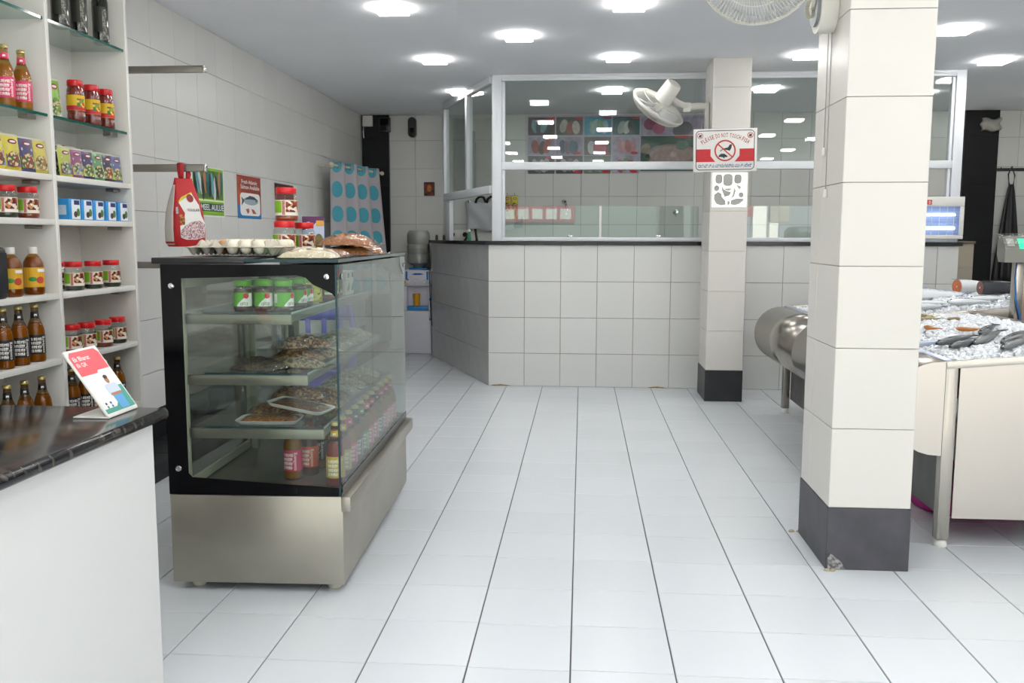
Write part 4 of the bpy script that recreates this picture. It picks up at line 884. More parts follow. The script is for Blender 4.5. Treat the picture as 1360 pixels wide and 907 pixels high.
sb0 = N.new('ShaderNodeVectorMath'); sb0.operation = 'SUBTRACT'; sb0.inputs[1].default_value = (.5, .5, 0); sb1 = N.new('ShaderNodeVectorMath'); sb1.operation = 'MULTIPLY'; sb1.inputs[1].default_value = (2.0, 1, 0); sb_ = N.new('ShaderNodeVectorMath'); sb_.operation = 'LENGTH'; Lk.new(sb0.outputs[0], sb1.inputs[0]); lt = N.new('ShaderNodeMath'); lt.operation = 'LESS_THAN'; lt.inputs[1].default_value = .33
mxc = N.new('ShaderNodeMix'); mxc.data_type = 'RGBA'; mxc.inputs[6].default_value = (*lin('#aaa4a8'), 1); mxc.inputs[7].default_value = (*lin('#4795a4'), 1)
Lk.new(uvn.outputs[0], vm.inputs[0]); va = N.new('ShaderNodeVectorMath'); va.operation = 'ADD'; va.inputs[1].default_value = (.27, 0, 0); Lk.new(vm.outputs[0], va.inputs[0]); Lk.new(va.outputs[0], fr.inputs[0]); Lk.new(fr.outputs[0], sb0.inputs[0]); Lk.new(sb1.outputs[0], sb_.inputs[0]); Lk.new(sb_.outputs['Value'], lt.inputs[0]); Lk.new(lt.outputs[0], mxc.inputs[0]); Lk.new(mxc.outputs[2], pb_.inputs['Base Color'])
NU, NV = 96, 24; me = bpy.data.meshes.new('cloth'); gb = B().grid(curt, NU, NV); me.from_pydata(gb.v, [], gb.f); uvl = me.uv_layers.new(name='UVMap')
for p_ in me.polygons:
    p_.use_smooth = True
    for li in p_.loop_indices:
        vi = me.loops[li].vertex_index; uvl.data[li].uv = ((vi % (NU+1))/NU, 1-(vi//(NU+1))/NV)
me.materials.append(cm); OB('cloth', me, cu)
for k in range(8): 
    t = .04+.92*(k+.5)/8; p = rodp[0]+rd3*t
    B().tube([(p.x+.019*math.cos(a)*rdn.x*0+.022*math.cos(a)*rnn.x, p.y+.022*math.cos(a)*rnn.y, p.z+.022*math.sin(a)) for a in [2*PI*i/14 for i in range(14)]], .004, 6, True).build('eyelet', steel_d, cu)
# ------------------------------------------------------------------ far-left corner: junction box, alarm, picture, water dispenser
jb = thing('junction_box', 'small white wall box with dangling cable on the black strip', 'wall box', (-2.325, 9.748, 2.425))
B().bev(-.055, .055, -.03, 0, 0, .115, .006).build('cover', white, jb); B().tube([(-.045, -.01, .001), (-.05, -.012, -.05), (-.046, -.008, -.12)], .006, 8).build('cable', white, jb)
cl = thing('door_closer', 'black closer box at the top of the black strip', 'wall box', (-2.135, 9.748, 2.36)); B().bev(-.06, .06, -.05, 0, 0, .16, .01).build('housing', black, cl); B().bev(-.045, .045, -.054, -.0505, .02, .14, .002).build('cover_plate', blackg, cl)
al = thing('wall_sensor', 'black pill shaped sensor high on the far tiled wall', 'sensor', (-1.845, YB-.0005, 2.31))
bb = B(); bb.prism([(x, z) for x, z in rrect(-.045, .045, 0, .215, .0449, 8)], -.05, 0, 'y', True); bb.build('housing', black, al)
B().bev(-.022, .022, -.056, -.051, .02, .10, .006, 3).build('lens', blackg, al)
pc = thing('framed_picture', 'small red and gold devotional picture on the far wall', 'picture', (-1.668, YB-.0005, 1.69))
B().bev(-.058, .058, -.012, 0, 0, .145, .003).build('frame', M('frame_dark', '#1c100c', .4), pc)
B().box(-.050, .050, -.0128, -.0122, .008, .137).build('print', M('icon_red', '#8a2412', .5, col2='#2a0c08', nscale=30), pc)
B().prism(ell(0, .078, .024, .04, 16), -.0134, -.0129, 'y').build('gold_figure', M('icon_gold', '#c9782a', .5, noise=.5, nscale=60), pc)
wd = thing('water_dispenser', 'white water dispenser with blue trim and an upturned bottle', 'water dispenser', (-1.742, 9.42, 0), 0)
B().bev(-.145, .145, 0, .32, .0, .465, .012, 3).build('lower_body', M('dispenser_white', '#dcdbe4', .3), wd)
B().bev(-.13, .13, -.006, -.0005, .03, .455, .01, 2).build('door_panel', M('dispenser_white', '#dcdbe4', .3), wd)
B().bev(-.145, .145, .10, .32, .466, .72, .006).build('alcove_back', M('dispenser_white', '#dcdbe4', .3), wd)
for x0 in (-.145, .115): B().bev(x0, x0+.03, 0, .0995, .466, .72, .004).build('alcove_side', M('dispenser_white', '#dcdbe4', .3), wd)
B().bev(-.113, .113, -.012, .099, .467, .51, .006).build('drip_tray', M('dispenser_blue', '#1f7fc4', .35), wd)
B().bev(-.147, .147, -.002, .322, .721, .895, .012, 3).build('upper_body', M('dispenser_white', '#dcdbe4', .3), wd)
B().bev(-.10, .10, .03, .26, .8955, .915, .008, 2).build('bottle_collar', M('dispenser_blue', '#1f7fc4', .35), wd)
for x in (-.125, .098): B().bev(x, x+.022, -.006, -.0025, .79, .88, .002).build('blue_strip', M('dispenser_blue', '#1f7fc4', .35), wd)
B().prism([(-.06, .85), (-.02, .862), (.04, .86), (.07, .85), (.03, .842), (-.03, .842)], -.006, -.0025, 'y').build('brand_mark', M('brand_navy', '#2a4f9a', .4), wd)
for k, x in enumerate((-.1, -.01, .08)):
    B().bev(x-.017, x+.017, -.03, -.0025, .745, .785, .01, 2).build('tap', white, wd)
    B().prism(ell(x, .79, .01, .01, 12), -.006, -.0025, 'y').build('tap_button', M('tap%d' % k, ('#b8403a', '#c9c9c9', '#b9c4d9')[k], .4), wd)
B().bev(-.14, -.118, -.006, -.0025, .752, .775, .002).build('sticker', M('sticker_yellow', '#c9c21c', .5), wd)
for x, z in ((.145, .585), (.145, .372)): B().bev(x-.02, x+.012, -.008, .02, z-.012, z+.012, .003).build('blue_tape', M('dispenser_blue', '#1f7fc4', .35), wd)
cpj = thing('tumbler', 'yellow plastic tumbler in the water dispenser alcove', 'tumbler', (-1.757, 9.462, .5105)); 
B().lathe([(.028,0),(.034,.004),(.04,.13),(.038,.13),(.032,.006)], 18).build('cup', M('yellow_cup', '#d99a10', .35), cpj)
B().tube([(.0405*math.cos(a), .0405*math.sin(a), .129) for a in [2*PI*i/18 for i in range(18)]], .002, 6, True).build('rim', M('yellow_cup', '#d99a10', .35), cpj)
wbt = thing('water_bottle', 'large grey clear upturned water bottle on the dispenser', 'bottle', (-1.752, 9.57, .9155))
B().lathe([(.05,0),(.06,.02),(.118,.05),(.122,.07),(.122,.14),(.116,.148),(.122,.156),(.122,.24),(.116,.25),(.122,.26),(.124,.33),(.118,.37),(.10,.395),(.0,.40)], 26).build('bottle_body', M('water_jug', '#8e908a', .12, coat=.6, spec=.6), wbt)
B().tube([(.1225*math.cos(a), .1225*math.sin(a), .205) for a in [2*PI*i/26 for i in range(26)]], .004, 6, True).build('rib', M('water_jug', '#8e908a', .12), wbt)
wcb = thing('power_cable', 'black cable from the stone ledge down behind the dispenser', 'cable', (-1.56, 9.33, 0)); B().tube([(-.03, -.005, 1.20), (-.045, -.01, 1.16), (-.035, -.015, .95), (-.03, -.018, .7), (-.02, -.03, .46), (.0, -.075, .32)], .006, 8).build('lead', black, wcb); B().bev(-.04, -.015, -.012, .008, 1.196, 1.2105, .003).build('plug', black, wcb)
# ------------------------------------------------------------------ inside the kitchen
wbk = YB-.0005
so = thing('wall_socket', 'white double wall socket with two black plugs above the ledge', 'socket', (-1.36, wbk, 1.235)); B().bev(-.10, .14, -.012, 0, 0, .085, .003).build('plate', white, so)
for x in (-.055, .085): B().lathe([(.026, 0), (.026, .03), (.012, .045), (0, .046)], 14).build('plug', black, so, (x, -.0125, .035), (PI/2, 0, 0))
tb = thing('tote_bag', 'grey white cloth bag with black handles hanging in the kitchen', 'bag', (-1.08, wbk-.01, 1.315))
bb = B(); cl2 = lambda u, v, s_: ((u-.5)*.36+(.01*math.sin(v*5)), -.03-s_*(.026*math.sin(PI*u)**.5*math.sin(PI*min(1, v*1.0+.05))**.5+.006*math.sin(u*11+v*7)), v*.31+.012*math.sin(u*7)*(1-v))
bb.grid(lambda u, v: cl2(u, v, 1), 20, 16).grid(lambda u, v: cl2(u, v, -.2), 20, 16); bb.build('cloth', M('cloth_grey', '#c6c8cc', .9), tb)
for k, x in enumerate((-.02, .10)): B().tube([(x-.055, -.035, .295), (x-.045, -.045, .335), (x-.01, -.05, .362), (x+.03, -.05, .355), (x+.055, -.04, .30)], .014, 8).build('handle', black, tb)
hk = thing('wall_hook', 'chrome wall hook next to the cloth bag handles', 'hook', (-1.235, wbk, 1.62)); B().bev(-.022, .022, -.006, 0, -.022, .022, .004).build('hook_plate', chrome, hk); B().tube([(0, -.006, 0), (0, -.05, -.005), (0, -.055, .02)], .006, 8).build('hook_arm', chrome, hk)
kn = thing('utensil_holder', 'black knife handles and green bottle standing on the kitchen ledge', 'utensils', (-1.0, 8.05, LEDGE))
br = thing('cleaning_brush', 'green and white bottle brush on the side ledge', 'brush', (-1.06, 8.42, LEDGE+.0005), 0)
B().lathe([(.018,0),(.02,.004),(.018,.05),(.012,.065),(.010,.08)], 14).build('handle', M('brush_green', '#3f9a7c', .4), br); B().lathe([(.014,.0805),(.017,.09),(.012,.105),(0,.108)], 12).build('head', white, br)
COL.objects.unlink(kn); bpy.data.objects.remove(kn)
for i, (x, y, lean, lb) in enumerate(((-1.10, 8.44, .55, 'black slanting knife handle beside the green brush'), (-.945, 8.05, -.12, 'black upright knife handle near the corner post'))):
    kx = thing('knife_sharpener', lb, 'utensil', (x, y, LEDGE+.006), 0, 'black handles on the ledge')
    B().tube([(0, 0, 0), (lean*.1, 0, .10)], .011, 8).build('handle', black, kx); B().lathe([(.014,-.006),(.014,0.004)], 12).build('base', black, kx)
for i, (x, y) in enumerate(((-1.47, 9.05), (-1.36, 8.82))):
    sw = thing('cable_stub', 'small black cable end standing on the side ledge', 'cable', (x, y, LEDGE+.0005), 0, 'cable ends on the ledge'); B().bev(-.013, .013, -.013, .013, 0, .045, .003).build('plug', black, sw); B().bev(-.009, .009, -.009, .009, .0455, .055, .002).build('plug_top', black, sw)
# hanging spice packets, paper pads and shower taps on the kitchen wall
for i, (x, z, c1, c2, lb) in enumerate(((-.815, 1.53, '#c9b01c', '#a82a1c', 'yellow and red packet hanging on the kitchen wall'), (-.735, 1.53, '#c9c01c', '#1f6a3c', 'yellow and green packet hanging on the kitchen wall'))):
    pk_ = packet('masala_packet', c1, c2, '#7a1f18', .075, .165); put(pk_, (x, wbk-.012, z), 0, lb, 'packets on the kitchen wall', rot=(0, 0, -PI/2))
    B().tube([(.0, 0, .16), (0, 0, .19)], .002, 6).build('hang_string', black, pk_)
bn = thing('paper_bundle', 'bundle of white and yellow papers below the hanging packets', 'papers', (-.76, wbk, 1.32))
B().bev(-.075, .02, -.05, 0, 0, .20, .004).build('white_pad', M('pad_white', '#d5dbd8', .6), bn); B().bev(.021, .11, -.045, 0, .03, .15, .004).build('grey_pad', M('pad_grey', '#a9b8b6', .6), bn); B().box(-.04, .05, -.0528, -.0505, .12, .215).build('yellow_note', M('note_yellow', '#d0cf9a', .6), bn); B().tube([(-.06, -.03, .2), (-.02, -.05, .215), (.03, -.045, .22)], .006, 6).build('string', M('orange_string', '#c9622a', .6), bn)
hs_ = thing('hand_shower', 'chrome hand shower clipped to the kitchen wall', 'hand shower', (-.175, wbk, 1.48)); B().lathe([(.016, 0), (.016, .03)], 12).build('wall_clip', chrome, hs_, (0, 0, .06), (PI/2, 0, 0)); B().tube([(0, -.035, -.01), (0, -.04, .10), (-.01, -.05, .14)], .009, 8).build('grip', chrome, hs_); B().lathe([(.028, 0), (.032, .012), (.014, .03), (0, .031)], 14).build('spray_head', chrome, hs_, (-.02, -.065, .145), (PI/2+.9, .4, 0))
tp = thing('wall_tap', 'chrome tap on the kitchen wall below the big poster', 'tap', (.99, wbk, 1.515)); B().lathe([(.028, 0), (.028, .008), (.014, .012), (.014, .05), (.02, .055), (.02, .075), (0, .076)], 14).build('valve', chrome, tp, (0, 0, 0), (PI/2, 0, 0)); B().tube([(0, -.04, 0), (.0, -.06, -.03), (0, -.06, -.05)], .007, 8).build('spout', chrome, tp)
# photo board of fish cuts on the kitchen wall
pbx0, pbx1, pbz0, pbz1 = -.604, 1.29, 1.935, 2.535
pbd = thing('photo_board', 'large board of fish cut photographs high on the kitchen wall', 'photo board', (pbx0, wbk, pbz0))
B().box(0, pbx1-pbx0, -.006, 0, 0, pbz1-pbz0).build('board', M('board_lilac', '#b9aebe', .4), pbd)
def cell(a0, a1, b0, b1, bg, blobs, seed):
    c = B().box(a0, a1, -.0068, -.0062, b0, b1).build('photo', M('photo_'+bg[1:], bg, .35, noise=.35, nscale=14), pbd)
    w, h = a1-a0, b1-b0
    for k, (u, v, ru, rv, ro_, hx) in enumerate(blobs):
        B().prism([(min(a1, max(a0, x)), min(b1, max(b0, z))) for x, z in ell(a0+u*w, b0+v*h, ru*w, rv*h, 14, ro_)], -.0074-.0004*(k % 3), -.0069, 'y').build('fish_print', M('photo_f'+hx[1:], hx, .4, noise=.25, nscale=25), c)
    return c
FISH = lambda hx, n, rd: [(.2+.6*(k+.5)/n+rd.uniform(-.04, .04), .45+rd.uniform(-.06, .06), .28/n+.05, .38, rd.uniform(-.35, .35), hx[k % len(hx)]) for k in range(n)]
xs_ = [.012, .312, .612, .912, 1.212]; zs_ = [.588, .378, .182, .012]
styles = {(0,0): ('#4a2f2a', ['#7fa0a8', '#2f4a54']), (1,0): ('#4a5040', ['#c4b8ae', '#a85a50', '#d8cdc4']), (2,0): ('#2f9fc0', ['#8fb08a', '#a9c8cc']), (3,0): ('#1f5a5e', ['#a8b4b0', '#d0d4cc', '#4a5a58']),
          (0,1): ('#b3a9bd', ['#a8402c', '#6a4238', '#b8553f']), (1,1): ('#a99fb4', ['#3f5670', '#8a6a7a', '#4f6f84']), (2,1): ('#5a514a', ['#cfd4d4', '#b8485a', '#c9566a']), (3,1): ('#b6abc0', ['#c98a94', '#d4a4a8', '#b86a70']),
          (0,2): ('#4f4a4e', ['#a89aa4', '#7a6a74', '#c4b8c0']), (1,2): ('#2c2c30', ['#b49aa4', '#8a6a74', '#cfc0c8']), (2,2): ('#6f7a6c', ['#9aa49a', '#7d8a80']), (3,2): ('#b6abc0', ['#a8485a', '#7a8a4a'])}
for (i, j), (bg, hx) in styles.items():
    rdx = random.Random(i*7+j*13+1); c_ = cell(xs_[i], xs_[i]+.285, zs_[j]-.195, zs_[j]-.006, bg, FISH(hx, 3 if (i+j) % 2 else 4, rdx), i+j)
    B().prism([(xs_[i]+.18, zs_[j]-.008), (xs_[i]+.285, zs_[j]-.008), (xs_[i]+.285, zs_[j]-.03), (xs_[i]+.22, zs_[j]-.03)] if j == 0 or i == 0 else ell(xs_[i]+.23, zs_[j]-.175, .04, .015, 10), -.0088, -.0082, 'y').build('name_tag', redp, c_)
c_ = cell(1.212, 1.88, .388, .582, '#b0a4ba', [(.15, .6, .11, .33, .3, '#8a2f5a'), (.28, .35, .10, .3, .2, '#b85a7a'), (.65, .3, .16, .4, .4, '#5a5560'), (.75, .2, .1, .3, -.4, '#8d8790')], 3)
c_ = cell(1.212, 1.88, .055, .378, '#1f4a36', [(.5, .38, .44, .36, 0, '#8f7a78'), (.5, .40, .36, .28, 0, '#a88a86'), (.52, .40, .05, .10, 0, '#c4a49a'), (.12, .32, .07, .10, 0, '#2f7a42'), (.07, .6, .09, .14, .6, '#8a7a6a'), (.65, .7, .1, .16, .0, '#5d7a66')], 4)
B().prism(ell(1.66, .378, .10, .02, 14, 0, PI, 2*PI), -.0094, -.0088, 'y').build('name_tag', redp, c_)
B().box(1.212, 1.88, -.007, -.0062, .012, .05).build('green_strip', M('strip_green', '#174a38', .4), pbd)
# ------------------------------------------------------------------ sign on the far column
sg = thing('warning_sign', 'white and red do not touch fish sign on the far column', 'sign', (1.045, 6.84, 1.728), 0)
sg.rotation_euler = (0, math.radians(-1.0), 0)
SW, SHh = .462, .312
B().bev(-SW/2, SW/2, -.004, 0, 0, SHh, .001).build('board', paper, sg)
def sp_(poly, e, name, mat, par=sg): return B().prism(poly, -.004-.0005*e, -.0041-.0005*(e-1), 'y').build(name, mat, par)
def frame_poly(x0, x1, z0, z1, r, w):
    o = rrect(x0, x1, z0, z1, r, 6); i = rrect(x0+w, x1-w, z0+w, z1-w, max(.001, r-w), 6); n = len(o); b = B()
    b.add([(x, -.0046, z) for x, z in o]+[(x, -.0046, z) for x, z in i], [(k, (k+1) % n, n+(k+1) % n, n+k) for k in range(n)]); return b
frame_poly(-.214, .214, .012, .300, .03, .005).build('black_outline', black, sg)
sp_([(-.209, .072), (-.07, .072), (-.105, .115), (-.105, .165), (-.209, .165)], 1, 'red_band', redp); sp_([(.209, .072), (.07, .072), (.105, .115), (.105, .165), (.209, .165)], 1, 'red_band', redp)
def ringp(cx, cz, ro, ri, name, mat, e=2, n=28):
    b = B(); b.add([(cx+r_*math.cos(2*PI*k/n), -.0042-.0005*e, cz+r_*math.sin(2*PI*k/n)) for r_ in (ro, ri) for k in range(n)], [(k, (k+1) % n, n+(k+1) % n, n+k) for k in range(n)]); return b.build(name, mat, sg)
ringp(0, .153, .078, .067, 'red_ring', M('sign_red', '#c03a2a', .5))
dk_ = M('sign_dark', '#1f3038', .5)
sp_([(-.012, .168), (.02, .175), (.034, .196), (.05, .198), (.046, .172), (.034, .150), (.016, .156), (-.006, .160)], 2, 'hand_mark', dk_)
sp_([(-.045, .118), (-.03, .13), (-.005, .13), (.02, .112), (.01, .104), (-.002, .106), (-.004, .095), (-.016, .104), (-.036, .108), (-.048, .104)], 2, 'fish_mark', dk_)
for k in range(3): sp_([(-.038+.01*k, .150+.006*k), (-.026+.008*k, .160+.006*k), (-.024+.008*k, .156+.006*k), (-.034+.01*k, .146+.006*k)], 2, 'motion_mark', dk_)
a_ = math.radians(-42); c_, s_ = math.cos(a_), math.sin(a_)
sp_([(x*c_-z*s_, .153+x*s_+z*c_) for x, z in ((-.07, -.0045), (.07, -.0045), (.07, .0045), (-.07, .0045))], 4, 'red_bar', M('sign_red', '#c03a2a', .5))
for x in (-.182, .182):
    ringp(x, .262, .022, .018, 'small_ring', M('sign_red', '#c03a2a', .5), 2, 18); sp_([(x-.012, .258), (x, .27), (x+.012, .272), (x+.008, .252), (x-.006, .25)], 2, 'small_mark', dk_)
    sp_([(x-.014, .276), (x-.011, .278), (x+.014, .25), (x+.011, .248)], 3, 'small_bar', M('sign_red', '#c03a2a', .5))
bb = B(); txt = 'PLEASE DO NOT TOUCH FISH'; Rr_, cz_ = .30, -.035
adv = {' ': .32, 'I': .30}; tot = sum(adv.get(ch, .66) for ch in txt); span = 1.24; pos = 0
for ch in txt:
    w_ = adv.get(ch, .66); th = (pos+w_/2)/tot*span-span/2; pos += w_
    if ch == ' ': continue
    def fm(x, y, th=th): 
        q = Rr_+y; a = th; px = q*math.sin(a)+x*math.cos(a); pz = q*math.cos(a)-x*math.sin(a); return (px, -.0052, cz_+pz)
    text_flat(bb, ch, fm, w=.0125 if ch != 'I' else .0035, h=.031)
bb.build('lettering', M('sign_letter', '#a82f2a', .5), sg)
bb = B(); text_flat(bb, 'ದಯವಿಟ್ಟು ಮೀನುಗಳನ್ನು ಮುಟ್ಟಬೇಡಿ', lambda x, y: (x, -.0052, .045+y), w=.39, h=.028); bb.build('lettering', M('sign_blue', '#3a4a8a', .5), sg)
# white glowing cut-out panel under the sign
lp_ = thing('light_panel', 'glowing white panel with grey curved cut-outs below the warning sign', 'light panel', (1.083, 6.84, 1.468), 0)
B().bev(-.125, .125, -.008, 0, 0, .252, .002).build('panel', M('lit_acrylic', '#f4f4f2', .4, emit=.75), lp_)
shp = [rrect(-.105, -.055, .172, .240, .02), rrect(-.048, .02, .155, .242, .022), rrect(.032, .085, .172, .240, .02), ell(-.095, .138, .02, .022, 14), [(-.06, .162), (-.055, .12), (-.035, .075), (.0, .085), (.012, .11), (-.02, .118), (-.042, .13)],
       ell(-.01, .137, .026, .016, 14, 0, PI, 2*PI), [(.03, .15), (.045, .12), (.035, .08), (.005, .058), (.022, .085), (.03, .115)], ell(.085, .09, .018, .02, 14), [(-.112, .09), (-.112, .055), (-.095, .025), (-.06, .012), (-.025, .018), (-.03, .05), (-.055, .075), (-.06, .10), (-.085, .112)],
       [(.01, .02), (.012, .05), (.05, .062), (.105, .062), (.10, .045), (.07, .022), (.04, .014)], [(-.012, .014), (-.014, .045), (.004, .042), (.002, .02)], [(.045, .165), (.085, .15), (.075, .128), (.062, .14)]]
for p in shp: B().prism(p, -.0095, -.0081, 'y').build('grey_shape', M('cutout_grey', '#aaa9a4', .5), lp_)
# ------------------------------------------------------------------ wall fans
guard = M('fan_wire', '#cfcdc4', .4); fanw = M('fan_white', '#dcdad2', .4)
RF = .215
gr = B(); NW = 90
for k in range(NW):
    a = 2*PI*k/NW
    gr.tube([(r_*math.cos(a+tw), r_*math.sin(a+tw), z) for r_, z, tw in ((.05, .062, 0), (.11, .064, .10), (.17, .052, .16), (.205, .025, .19), (.213, .0, .2))], .0012, 4)
for r_, z in ((.05, .062), (.135, .061), (RF, 0)): gr.tube([(r_*math.cos(2*PI*k/48), r_*math.sin(2*PI*k/48), z) for k in range(48)], .0018 if r_ < .2 else .004, 6, True)
front_guard = gr.mesh('front_guard', guard)
gr = B()
for k in range(NW):
    a = 2*PI*k/NW
    gr.tube([(r_*math.cos(a), r_*math.sin(a), z) for r_, z in ((.06, -.058), (.12, -.054), (.18, -.038), (.208, -.018), (.214, -.006))], .0013, 4)
for r_, z in ((.06, -.058), (.15, -.048), (RF, -.008)): gr.tube([(r_*math.cos(2*PI*k/48), r_*math.sin(2*PI*k/48), z) for k in range(48)], .0022 if r_ < .2 else .006, 6, True)
rear_guard = gr.mesh('rear_guard', guard)
badge = B().lathe([(.052,.056),(.05,.066),(0,.068)], 20).mesh('badge', fanw)
bl = B().grid(lambda u, v: ((.035+.145*v)*math.cos((u-.5)*(.9+.35*math.sin(PI*v))), (.035+.145*v)*math.sin((u-.5)*(.9+.35*math.sin(PI*v))), (u-.5)*.045), 6, 8).mesh('blade', M('fan_blade', '#b9bcc0', .35))
hubm = B().lathe([(.034,-.03),(.036,.02),(.02,.036),(0,.038)], 18).mesh('hub', fanw)
motor = B().lathe([(.045,-.055),(.066,-.06),(.069,-.07),(.062,-.205),(.054,-.215),(.036,-.216),(.036,-.211),(.014,-.210),(0,-.210)], 24).mesh('motor_housing', fanw)
def fan(label, wall, C, n, spin, bits):
    r = thing('wall_fan', label, 'fan', wall)
    n = Vector(n).normalized(); q = n.to_track_quat('Z', 'Y'); mtx = Matrix.Translation(Vector(C)-Vector(wall)) @ q.to_matrix().to_4x4()
    for nm_, me_ in (('front_guard', front_guard), ('rear_guard', rear_guard), ('badge', badge), ('hub', hubm), ('motor_housing', motor)):
        o = OB(nm_, me_, r); o.matrix_local = mtx
    for k in range(3): o = OB('blade', bl, r); o.matrix_local = mtx @ Matrix.Rotation(spin+2*PI*k/3, 4, 'Z')
    bits(r, Vector(wall), mtx); return r
def bits_far(r, w, mtx):
    rel = lambda *p: Vector(p)-w
    m0 = mtx @ Vector((0, 0, -.115))
    B().bev(-.03, 0, -.035, .035, -.20, .03, .008, 2).build('wall_bracket', fanw, r)
    e = rel(.78, 6.99, 2.215); B().tube([(-.015, 0, 0), (-.09, -.005, .004), e], .027, 10).build('arm', fanw, r)
    B().bev(e.x-.035, e.x+.02, e.y-.024, e.y+.024, e.z-.035, e.z+.035, .006).build('tilt_joint', fanw, r); B().tube([e, (e+m0)/2+Vector((0, 0, -.01)), m0], .024, 8).build('neck', fanw, r)
    ch = B()
    for k in range(9): ch.lathe([(0,-.006),(.005,-.003),(.006,0),(.005,.003),(0,.006)], 8, (-.055, -.03, -.04-.02*k))
    ch.tube([(-.055, -.03, -.02), (-.055, -.03, -.22)], .0015, 5); ch.build('pull_chain', chrome, r)
fan('white wall fan tilted down above the do not touch sign', (.9435, 7.03, 2.225), (.555, 6.96, 2.215), (-.51, .44, -.74), .4, bits_far)
def bits_near(r, w, mtx):
    B().prism([(y, z) for y, z in rrect(-.075, .075, -.16, .14, .074, 8)], -.062, 0, 'x', True).build('wall_base', fanw, r)
    B().prism([(y, z) for y, z in rrect(-.06, .06, -.135, .10, .059, 8)], -.074, -.0625, 'x', True).build('grey_face', M('fan_grey', '#7d8484', .4), r)
    B().lathe([(.03, 0), (.028, .012), (0, .014)], 16).build('speed_dial', fanw, r, (-.0745, 0, -.04), (0, -PI/2, 0))
    m0 = mtx @ Vector((0, 0, -.13)); B().tube([(-.03, 0, .10), (-.10, 0, .16), m0], .024, 10).build('arm', fanw, r)
    cdl = B()
    for k in range(3): cdl.tube([(-.085+.012*math.cos(a)-.01*k*.3, -.02+.008*k, -.075+.032*math.sin(a)) for a in [2*PI*i/16 for i in range(16)]], .0028, 5, True)
    cdl.build('coiled_lead', M('cord_cream', '#bdb9a4', .6), r)
    for y, l in ((.035, -.59), (-.012, -.75)):
        cdm = B().tube([(-.006, y, -.155), (-.006, y, l)], .0016, 5).build('pull_cord', M('cord_grey', '#8d8c86', .6), r)
        B().lathe([(.003, .012), (.006, .008), (.008, -.016), (.006, -.02), (0, -.02)], 10, (-.006, y, l)).build('cord_pull', white, cdm)
fan('white wall fan high on the column beside the fish counter', (.9285, 3.56, 2.165), (.617, 3.42, 2.222), (-.22, -.80, -.42), .2, bits_near)
# ------------------------------------------------------------------ insect killer lamp on the screen
ik = thing('insect_killer', 'white insect killer lamp with two glowing blue tubes', 'insect killer', (2.815, 7.428, 1.236))
B().bev(-.16, .165, -.085, -.066, 0, .03, .004).build('bottom_frame', white, ik); B().bev(-.16, .165, -.085, -.066, .255, .33, .004).build('top_frame', white, ik)
for x0 in (-.16, .135): B().bev(x0, x0+.03, -.085, -.066, .0305, .2545, .003).build('side_frame', white, ik)
B().box(-.155, .16, -.012, -.001, .004, .326).build('back_plate', M('killer_back', '#aab4dc', .4), ik)
B().box(-.16, -.152, -.065, -.013, .004, .326).build('side_wall', white, ik); B().box(.157, .165, -.065, -.013, .004, .326).build('side_wall', white, ik)
tubem = M('uv_tube', (.62, .86, 1.0), .4, emit=2.2)
for z in (.085, .19): B().tube([(-.13, -.035, z), (.115, -.035, z)], .013, 12).build('glow_tube', tubem, ik)
for z in [.045+.022*k for k in range(10)]: B().tube([(-.131, -.074, z), (.134, -.074, z)], .0014, 4).build('grille_wire', M('grille_wire', '#8f9ac0', .4, metal=.4), ik)
for x in (-.08, -.02, .04, .09): B().tube([(x, -.078, .031), (x, -.078, .254)], .0022, 5).build('grille_bar', white, ik)
bb = B().box(-.123, -.085, -.0862, -.0852, .268, .305).build('red_label', redp, ik); b2_ = B(); text_flat(b2_, 'D', lambda x, y: (-.101+x, -.0866, .2865+y), w=.016, h=.022); b2_.build('lettering', paper, bb)
# ------------------------------------------------------------------ far right: lamp, hooks and black aprons
el = thing('wrapped_lamp', 'pale wrapped lamp at the top of the right black strip', 'lamp', (4.16, YB-.0525, 2.40))
B().grid(lambda u, v: ((u-.5)*.2+.012*math.sin(v*9), -.01-.06*math.sin(PI*u)**.6*math.sin(PI*v)**.6, (v-.5)*.13+.01*math.sin(u*8)), 14, 10).build('wrapping', M('wrap_pale', '#a9a69c', .5, bump=.4, bscale=25), el); B().bev(-.08, .08, -.0095, .0, -.05, .05, .003).build('lamp_body', white, el)
rk_ = thing('hook_rail', 'black hook rail on the far wall holding the aprons', 'hook rail', (4.37, YB-.0005, 1.95)); B().bev(-.12, .38, -.02, 0, -.015, .015, .004).build('rail', black, rk_)
for x in (-.08, .02, .30): B().tube([(x, -.02, 0), (x, -.06, -.01), (x, -.065, .02)], .006, 8).build('hook', black, rk_)
for i, (dx, wd_, lb) in enumerate(((.02, .24, 'black rubber apron hanging wide on the hook rail'), (.30, .2, 'narrow black rubber apron farther along the hook rail'))):
    ap = thing('apron', lb, 'apron', (4.37+dx, YB-.075+.035*i, 1.975), 0, 'black aprons')
    B().grid(lambda u, v: ((u-.5)*(.05+wd_*v**.8), -.012-.02*math.sin(u*13+i)*(.3+v), -.18-1.0*v), 20, 14).build('cloth', M('apron_black', '#17181b', .45), ap)
    B().tube([(-.02, -.01, -.19), (-.035, -.012, -.08), (0, 0, .0), (.03, -.01, -.09), (.02, -.012, -.19)], .008, 6).build('neck_strap', M('apron_black', '#17181b', .45), ap)
